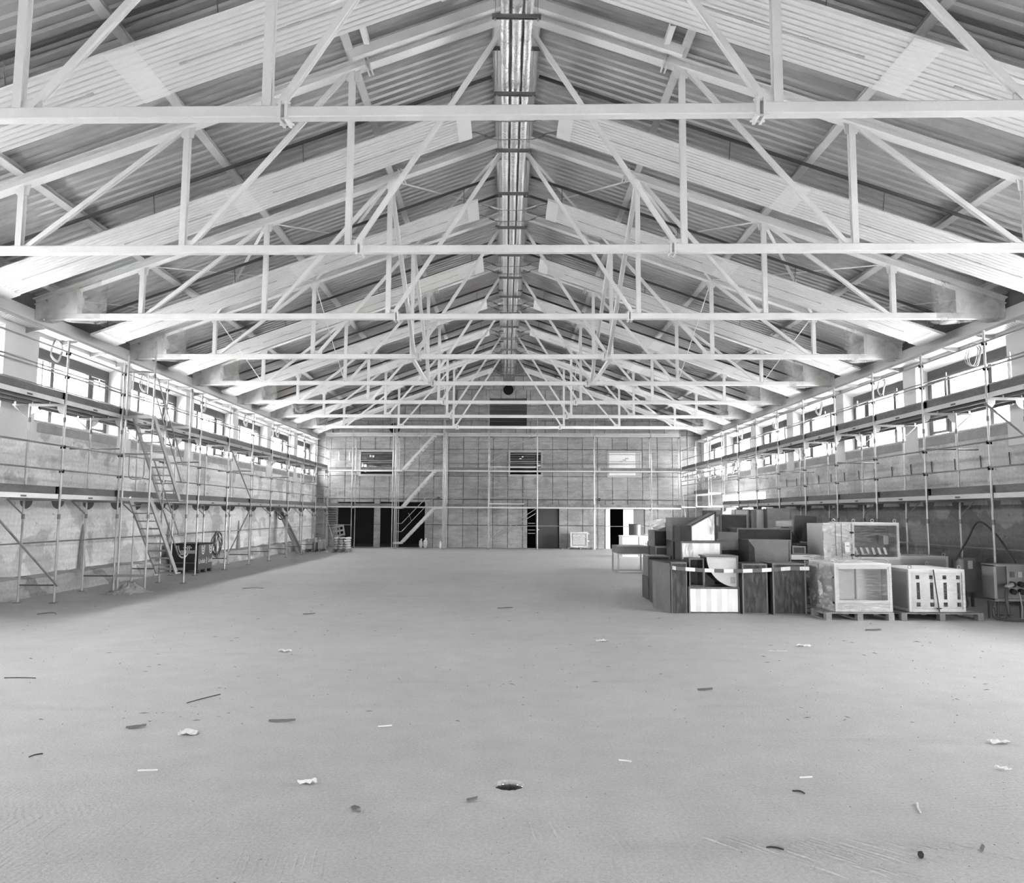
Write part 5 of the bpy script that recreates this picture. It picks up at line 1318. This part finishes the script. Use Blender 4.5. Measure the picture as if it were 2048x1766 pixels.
B(G().beam((x0 + 0.44, y0 - 0.03, z1 + 0.01), (x0 + 0.52, y0 - 0.03, 0.15), 0.02, 0.005, up=(0, 1, 0)), 'strap', 'black'); B(G().box(x0 + 0.48, x0 + 0.56, y0 - 0.036, y0 - 0.02, 0.20, 0.22), 'strap_buckle', 'black')
# upper unit, standing behind on its own frame
x0, x1, y0, y1, z0, z1 = 6.98, 7.95, 16.0, 17.1, 0.98, 1.71
u3, B = unit('air_handling_unit', 'tall film wrapped air unit with dark open front behind the pallet units', x0, x1, y0, y1, z0, z1, 'c')
B(G().box(x0, x1, y0, y1, 0, 0.975), 'lower_casing', 'ahu_grey')
B(G().box(x0 + 0.05, x1 - 0.05, y0 + 0.35, y0 + 0.36, z0 + 0.1, z1 - 0.05), 'inner_panel', 'cabinet_dark')
for k in range(6): B(G().prism([(x0 + 0.07 + k * 0.12, y0 + 0.1, z0 + 0.23), (x0 + 0.12 + k * 0.12, y0 + 0.1, z0 + 0.23), (x0 + 0.165 + k * 0.12, y0 + 0.1, z0 + 0.09), (x0 + 0.115 + k * 0.12, y0 + 0.1, z0 + 0.09)], (0, 0.02, 0)), 'louvre_blade', 'ahu_grey')
B(G().box(x0 + 0.05, x1 - 0.05, y0 + 0.02, y0 + 0.03, z0 + 0.05, z0 + 0.05), 'louvre_rail', 'ahu_grey')
B(G().box(x1 - 0.3, x1 - 0.2, y0 + 0.06, y0 + 0.30, z0 + 0.30, z0 + 0.48), 'motor', 'cabinet')
wrapsheet(B, ((x0 + 0.04, y0 - 0.006, z0 + 0.05), (x1 - 0.02, y0 - 0.006, z0 + 0.05), (x1 - 0.02, y0 - 0.006, z1), (x0 + 0.04, y0 - 0.006, z1)), 'film', amp=0.02)
sb = thing('wrapped_crate', 'large film wrapped pale crate joined left of the tall unit', 'crate', (6.68, 16.4, 0))
G().box(6.40, 6.965, 16.02, 16.9, 0, 1.70).build('crate_panel', 'ahu_light', sb); wrapsheet(lambda g, n, m: g.build(n, m, sb), ((6.38, 15.99, 0.9), (6.97, 15.99, 0.95), (6.97, 15.99, 1.70), (6.36, 15.99, 1.73)), 'film_dense', amp=0.03)
for x in (6.62, 6.74): G().box(x, x + 0.008, 15.955, 15.965, 0.9, 1.70).build('strap', 'dark_grey', sb)
G().box(6.80, 6.90, 15.945, 15.95, 1.12, 1.32).build('paper_label', 'paper', sb); G().box(6.82, 6.89, 15.94, 15.944, 1.24, 1.252).build('label_line', 'dark_grey', sb)
for z in (1.05, 1.5): G().box(6.93, 6.985, 15.93, 15.99, z, z + 0.035).build('hinge', 'black', sb)
x0, x1, y0, y1 = 7.75, 9.0, 16.6, 17.6
u4, B = unit('air_handling_unit', 'low air unit seen only by its white top behind the slotted unit', 8.0, 9.05, 16.2, 17.2, 0.02, 1.02, 'd')
B(G().box(8.045, 9.005, 16.21, 16.23, 0.065, 0.975), 'front_panel', 'ahu_grey')
# power board on legs
pb = thing('power_board', 'grey site power board on legs with plugged cables by the right wall', 'electric cabinet', (9.08, 14.33, 0))
B = lambda g, nm, m, p=pb: g.build(nm, m, p)
X0, X1, Y0, Y1 = 8.70, 9.45, 14.15, 14.52
for (a, b, c, d, e, f) in ((X0, X0 + 0.05, Y0, Y1, 0.36, 0.98), (X1 - 0.05, X1, Y0, Y1, 0.36, 0.98), (X0, X1, Y0, Y1, 0.96, 1.0), (X0, X1, Y0, Y1, 0.34, 0.38), (X0, X1, Y1 - 0.02, Y1, 0.38, 0.96)): B(G().box(a, b, c, d, e, f), 'cabinet_wall', 'cabinet')
B(G().box(X0 + 0.05, X0 + 0.30, Y0 + 0.12, Y0 + 0.14, 0.38, 0.96), 'side_door', 'cabinet_dark')
fp = B(G().box(X0 + 0.30, X1 - 0.05, Y0 + 0.10, Y0 + 0.13, 0.38, 0.96), 'socket_panel', 'cabinet')
for i in range(3):
    for j in range(2): B(G().tube((X0 + 0.38 + i * 0.15, Y0 + 0.02, 0.5 + j * 0.13), (X0 + 0.38 + i * 0.15, Y0 + 0.10, 0.51 + j * 0.13), 0.05, 10), 'socket', 'black', fp)
B(G().box(X0 + 0.36, X0 + 0.44, Y0 + 0.09, Y0 + 0.099, 0.76, 0.86), 'warning_label', 'cabinet_dark', fp); B(G().box(X0 + 0.5, X0 + 0.58, Y0 + 0.09, Y0 + 0.099, 0.76, 0.86), 'warning_label', 'ahu_grey', fp)
B(G().tube((X0 + 0.20, Y0 - 0.04, 0.60), (X0 + 0.33, Y0 + 0.0, 0.64), 0.04, 10), 'plug', 'ahu_grey')
for x in (X0 + 0.08, X1 - 0.08):
    for y in (Y0 + 0.05, Y1 - 0.05): B(G().tube((x, y, 0), (x, y, 0.36), 0.02, 8), 'leg', 'dark_grey')
def cable(pts, r, nm, lab, grp=None, mat='cable', cat='cable'):
    P = [Vector(p) for p in pts]; out = []
    for i in range(len(P) - 1):
        p0, p1, p2, p3 = P[max(i - 1, 0)], P[i], P[i + 1], P[min(i + 2, len(P) - 1)]
        for k in range(6):
            t = k / 6; out.append(0.5 * ((2 * p1) + (p2 - p0) * t + (2 * p0 - 5 * p1 + 4 * p2 - p3) * t * t + (3 * p1 - p0 - 3 * p2 + p3) * t ** 3))
    out.append(P[-1]); return tag(G().path(out, r, 6).build(nm, mat), lab, cat, grp)
cable([(X0 + 0.2, Y0 - 0.05, 0.59), (X0 + 0.16, Y0 - 0.08, 0.4), (X0 + 0.18, Y0 - 0.1, 0.15), (X0 + 0.2, Y0 - 0.12, 0.03), (X0 + 0.7, Y0 - 0.3, 0.03)], 0.028, 'power_cable', 'thick black cable hanging from the plug of the power board')
cable([(X0 + 0.05, Y0 + 0.05, 0.36), (X0 - 0.05, Y0 - 0.02, 0.2), (X0 - 0.04, Y0 - 0.05, 0.06), (X0 + 0.1, Y0 - 0.14, 0.03), (X0 + 0.6, Y0 - 0.25, 0.03), (X0 + 1.0, Y0 - 0.2, 0.03)], 0.024, 'power_cable', 'dark cable looping down under the left leg of the power board')
cable([(X0 + 0.45, Y0 + 0.0, 0.5), (X0 + 0.42, Y0 - 0.1, 0.25), (X0 + 0.40, Y0 - 0.12, 0.03), (X0 + 0.46, Y0 - 0.25, 0.012), (X0 + 0.7, Y0 - 0.3, 0.012)], 0.008, 'thin_cable', 'thin pale cable running down the front of the power board', mat='cable_grey')
cable([(8.35, 15.2, 0.02), (8.7, 15.3, 0.03), (9.05, 15.6, 0.08), (9.25, 15.95, 0.24), (9.3, 16.1, 0.42)], 0.016, 'power_cable', 'black cable drooping from the flat cabinet towards the slotted unit')
cable([(9.3, 14.45, 1.0), (9.45, 15.2, 1.5), (9.35, 15.6, 1.75), (9.3, 15.9, 1.4), (9.2, 16.2, 0.95)], 0.02, 'power_cable', 'black hose arching over the top of the power board')
g = G(); rnd = random.Random(5)
cb = thing('wall_cabinet', 'narrow flat grey cabinet with a paper label behind the power board', 'electric cabinet', (9.35, 16.3, 0))
G().box(9.22, 9.62, 16.2, 16.4, 0.30, 1.0).build('cabinet_body', 'cabinet', cb); G().box(9.22, 9.32, 16.12, 16.2, 0.3, 0.98).build('cabinet_door', 'sill_stone', cb); G().box(9.45, 9.55, 16.19, 16.199, 0.78, 0.95).build('paper_label', 'paper', cb)
for x in (9.26, 9.54): G().box(x, x + 0.04, 16.25, 16.3, 0, 0.3).build('leg', 'dark_grey', cb)

# barrier tape across the front row
bands = []; n = 15; xa, xb = 2.92, 5.60
for k in range(n):
    u0, u1 = k / n, (k + 1) / n
    f = lambda u: (xa + (xb - xa) * u, 14.86 - 0.03 * math.sin(PI * u) + (0.55 * (1 - u / 0.06) if u < 0.06 else 0) - 0.09 * u, 0.865 - 0.055 * math.sin(PI * min(1, u * 1.15)) )
    p, q = f(u0), f(u1); bands.append((p, q))
tp = thing('barrier_tape', 'striped barrier tape stretched across the front row of ducts', 'tape', (4.26, 14.8, 0.8))
for k, (p, q) in enumerate(bands):
    G().hexa([(p[0], p[1], p[2] - 0.035), (q[0], q[1], q[2] - 0.035), (q[0], q[1] + 0.003, q[2] - 0.035), (p[0], p[1] + 0.003, p[2] - 0.035), (p[0], p[1], p[2] + 0.035), (q[0], q[1], q[2] + 0.035), (q[0], q[1] + 0.003, q[2] + 0.035), (p[0], p[1] + 0.003, p[2] + 0.035)]).build('tape_band', 'tape_white' if k % 2 == 0 else 'tape_dark', tp)

# ================================================================== SCRAPS ON THE FLOOR
def scrap(x, y, L, W, rz, kind, label, seed, group=None):
    rnd = random.Random(seed); ca, sa = math.cos(rz), math.sin(rz)
    def tr(u, v, z): return (x + u * ca - v * sa, y + u * sa + v * ca, z)
    g = G()
    if kind == 'chip':
        n = 7; v = []
        for i in range(n):
            u = -L / 2 + L * i / (n - 1); w = W * (0.35 + 0.65 * math.sin(PI * (i + 0.4) / n)) * rnd.uniform(0.8, 1.1); z = 0.003 + 0.012 * (i / (n - 1)) ** 2 + 0.002 * rnd.random()
            v += [tr(u, -w / 2, z), tr(u, w / 2, z + 0.006), tr(u, w / 2, z + 0.014), tr(u, -w / 2, z + 0.010)]
        g.add(v, [(i * 4 + k, i * 4 + (k + 1) % 4, (i + 1) * 4 + (k + 1) % 4, (i + 1) * 4 + k) for i in range(n - 1) for k in range(4)] + [(3, 2, 1, 0), tuple((n - 1) * 4 + k for k in range(4))])
        m = 'wood_dark'
    elif kind == 'paper':
        n, q = 7, 5; v = []
        for i in range(n):
            for j in range(q): v.append(tr(-L / 2 + L * i / (n - 1) + rnd.uniform(-.006, .006), -W / 2 + W * j / (q - 1) + rnd.uniform(-.008, .008), 0.004 + rnd.random() * 0.028))
        g.add(v, [(i * q + j, (i + 1) * q + j, (i + 1) * q + j + 1, i * q + j + 1) for i in range(n - 1) for j in range(q - 1)]); m = 'paper'
    elif kind == 'stick':
        p = [tr(-L / 2, 0, 0.008), tr(0, W, 0.008), tr(L / 2, 0, 0.012)]; g.path(p, 0.006, 5); m = 'paper'
    else:
        p = [tr(-L / 2 + L * i / 8, W * math.sin(PI * i / 8), 0.006) for i in range(9)]; g.path(p, 0.005, 5); m = 'rubber'
    return tag(g.build({'chip': 'wood_chip', 'paper': 'paper_scrap', 'stick': 'wood_sliver', 'wire': 'wire_scrap'}[kind], m), label, 'scrap', group)
import itertools
def gp(px, py):      # where a ray through a pixel of the frame meets the floor
    d = _fwd + _r2 * ((px - 1024) / F_PX) + _u2 * ((883 - py) / F_PX); t = -CAM_LOC.z / d.z; p = CAM_LOC + d * t; return p.x, p.y
def at(px, py, *a): x, y = gp(px, py); scrap(x, y, *a)
at(272, 1456, .16, .045, .25, 'chip', 'dark split wood chip left of the torn paper', 1)
at(376, 1468, .15, .12, .2, 'paper', 'torn pale paper scrap between two dark wood chips', 2)
at(564, 1444, .24, .045, -.1, 'chip', 'long dark curved wood chip right of the torn paper', 3)
at(570, 1303, .17, .10, .05, 'paper', 'small white flattened carton scrap far out on the floor', 4)
at(614, 1567, .13, .06, .1, 'paper', 'pale flattened scrap left of the round floor hole', 5)
at(711, 1621, .09, .05, -1.0, 'chip', 'short dark wedge of wood near the raked floor strip', 6)
at(944, 1603, .07, .035, .1, 'chip', 'small dark wood chip in front of the round floor hole', 7)
at(770, 1454, .12, .004, .12, 'stick', 'thin pale wood sliver beyond the round floor hole', 8)
at(408, 1398, .42, .01, 1.1, 'wire', 'bent thin wire lying near the long dark chip', 9)
at(93, 1229, .32, .22, .1, 'wire', 'curled dark strap in front of the left scaffold', 10)
at(618, 1229, .22, .07, .0, 'chip', 'dark flat offcut far out on the left floor', 11)
at(1010, 1217, .3, .06, 0, 'chip', 'dark flat offcut on the middle axis of the hall', 12)
at(1747, 1261, .24, .07, -.05, 'chip', 'dark offcut in front of the wrapped pallets', 13)
at(1556, 1303, .25, .004, -.1, 'stick', 'pale wood sliver in front of the barrier tape', 14)
at(1607, 1293, .2, .08, 0, 'paper', 'small pale scrap on the bright patch before the pallets', 15)
at(1205, 1283, .18, .09, .1, 'paper', 'curled pale scrap left of the duct pile', 16)
at(1410, 1381, .16, .05, 0, 'chip', 'dark crumpled chip in front of the duct pile', 17)
at(1250, 1524, .10, .012, -.5, 'stick', 'pale curved sliver right of the round floor hole', 18)
at(1597, 1586, .08, .03, -.7, 'wire', 'short curved black wire on the right floor', 19)
at(1550, 1699, .09, .015, -.35, 'wire', 'black bent wire on the raked strip', 20)
at(1838, 1618, .16, .006, 1.2, 'stick', 'light wood splinter with a dark end on the right floor', 21)
at(1999, 1487, .16, .07, -.05, 'paper', 'pale rolled scrap near the right edge of the floor', 22)
at(2006, 1540, .10, .03, -.9, 'paper', 'narrow white scrap below the pale rolled one', 23)
at(1964, 1703, .06, .02, .8, 'chip', 'tiny dark splinter near the round pebble', 24)
at(1612, 1557, .09, .003, 0, 'stick', 'short pale stick on the right floor', 25)
at(295, 1543, .14, .006, 0, 'stick', 'pale straight splinter left of the flattened scrap', 26)
at(72, 1512, .1, .02, 1.0, 'wire', 'thin curved wire at the left of the floor', 27)
at(506, 1177, .5, .1, .1, 'wire', 'dark bent rod lying near the left stair tower', 28)
at(40, 1357, .35, .02, 0, 'wire', 'thin dark rod on the far left floor', 29)
x, y = gp(1842, 1717); tag(G().sphere((x, y, 0.02), 0.017, 0.017, 0.02, 8, 6, 0.1).build('pebble', 'black'), 'small round black pebble on the raked strip', 'stone')
g = G(); rnd = random.Random(99)
for k in range(1600):
    y = 3.3 + 18 * rnd.random() ** 1.6; x = rnd.uniform(-0.62, 0.62) * y; s_ = rnd.uniform(0.002, 0.007)
    if abs(x) > 8.5 or (x - HX) ** 2 + (y - HY) ** 2 < 0.03: continue
    a = rnd.uniform(0, PI); l = s_ * (rnd.choice((1, 1, 2, 4, 8)) if y > 7 else rnd.choice((0.7, 1, 1.3))); s_ *= 1 if y > 7 else 0.6; c, s2 = math.cos(a), math.sin(a)
    g.add([(x + c * l, y + s2 * l, 0.001), (x - s2 * s_, y + c * s_, 0.001), (x - c * l, y - s2 * l, 0.001), (x + s2 * s_, y - c * s_, 0.001), (x, y, s_ * 1.4)], [(0, 1, 4), (1, 2, 4), (2, 3, 4), (3, 0, 4)])
tag(g.build('floor_grit', 'cabinet'), 'fine dark grit and splinters strewn over the concrete floor', 'grit', kind='stuff')

# grooves left by the rake: low ridges of screed in short patches
fl = bpy.data.objects['floor']
g = G(); rnd = random.Random(61)
def rake(px0, px1, py0, py1, lean, step, dens=0.8):
    xa, ya = gp((px0 + px1) / 2, py1); xb, yb = gp((px0 + px1) / 2, py0)
    x0_, x1_ = gp(px0, (py0 + py1) / 2)[0], gp(px1, (py0 + py1) / 2)[0]
    n = max(2, int((x1_ - x0_) / step))
    for k in range(n):
        if rnd.random() > dens: continue
        x = x0_ + (x1_ - x0_) * k / n + rnd.uniform(-0.006, 0.006); q = rnd.uniform(0, 0.25), rnd.uniform(0.7, 1.0); m = 9; v = []; h = rnd.uniform(0.003, 0.007)
        for i in range(m):
            u = q[0] + (q[1] - q[0]) * i / (m - 1); y = ya + (yb - ya) * u; xx = x + lean * (y - ya) + rnd.uniform(-0.003, 0.003); e = math.sin(PI * (i + 0.15) / (m - 0.7)); w = 0.008 + 0.004 * rnd.random()
            v += [(xx - w, y, 0.0003), (xx, y, 0.0005 + h * max(e, 0.05) * rnd.uniform(0.6, 1.1)), (xx + w, y, 0.0003)]
        g.add(v, [(i * 3 + c, i * 3 + c + 1, i * 3 + c + 4, i * 3 + c + 3) for i in range(m - 1) for c in range(2)])
for a in ((5, 135, 1622, 1682, 0, .045), (240, 420, 1622, 1680, 0.1, .05, .35), (560, 700, 1615, 1685, 0.15, .045), (0, 165, 1690, 1766, 0.75, .055), (295, 450, 1692, 1766, 0.05, .05), (485, 680, 1688, 1766, -0.15, .05), (1065, 1190, 1624, 1700, -0.15, .04), (1180, 1300, 1640, 1720, -0.2, .045, .6),
          (1040, 1120, 1690, 1760, 0, .05, .4), (1500, 1760, 1665, 1715, -0.9, .05), (1640, 1860, 1675, 1740, -1.0, .05), (1840, 2048, 1668, 1730, -1.1, .05), (1700, 1980, 1720, 1766, -1.0, .06, .4), (690, 900, 1615, 1680, 0.1, .05, .3)):
    rake(*a)
g.build('rake_marks', 'floor', fl, kind='stuff')
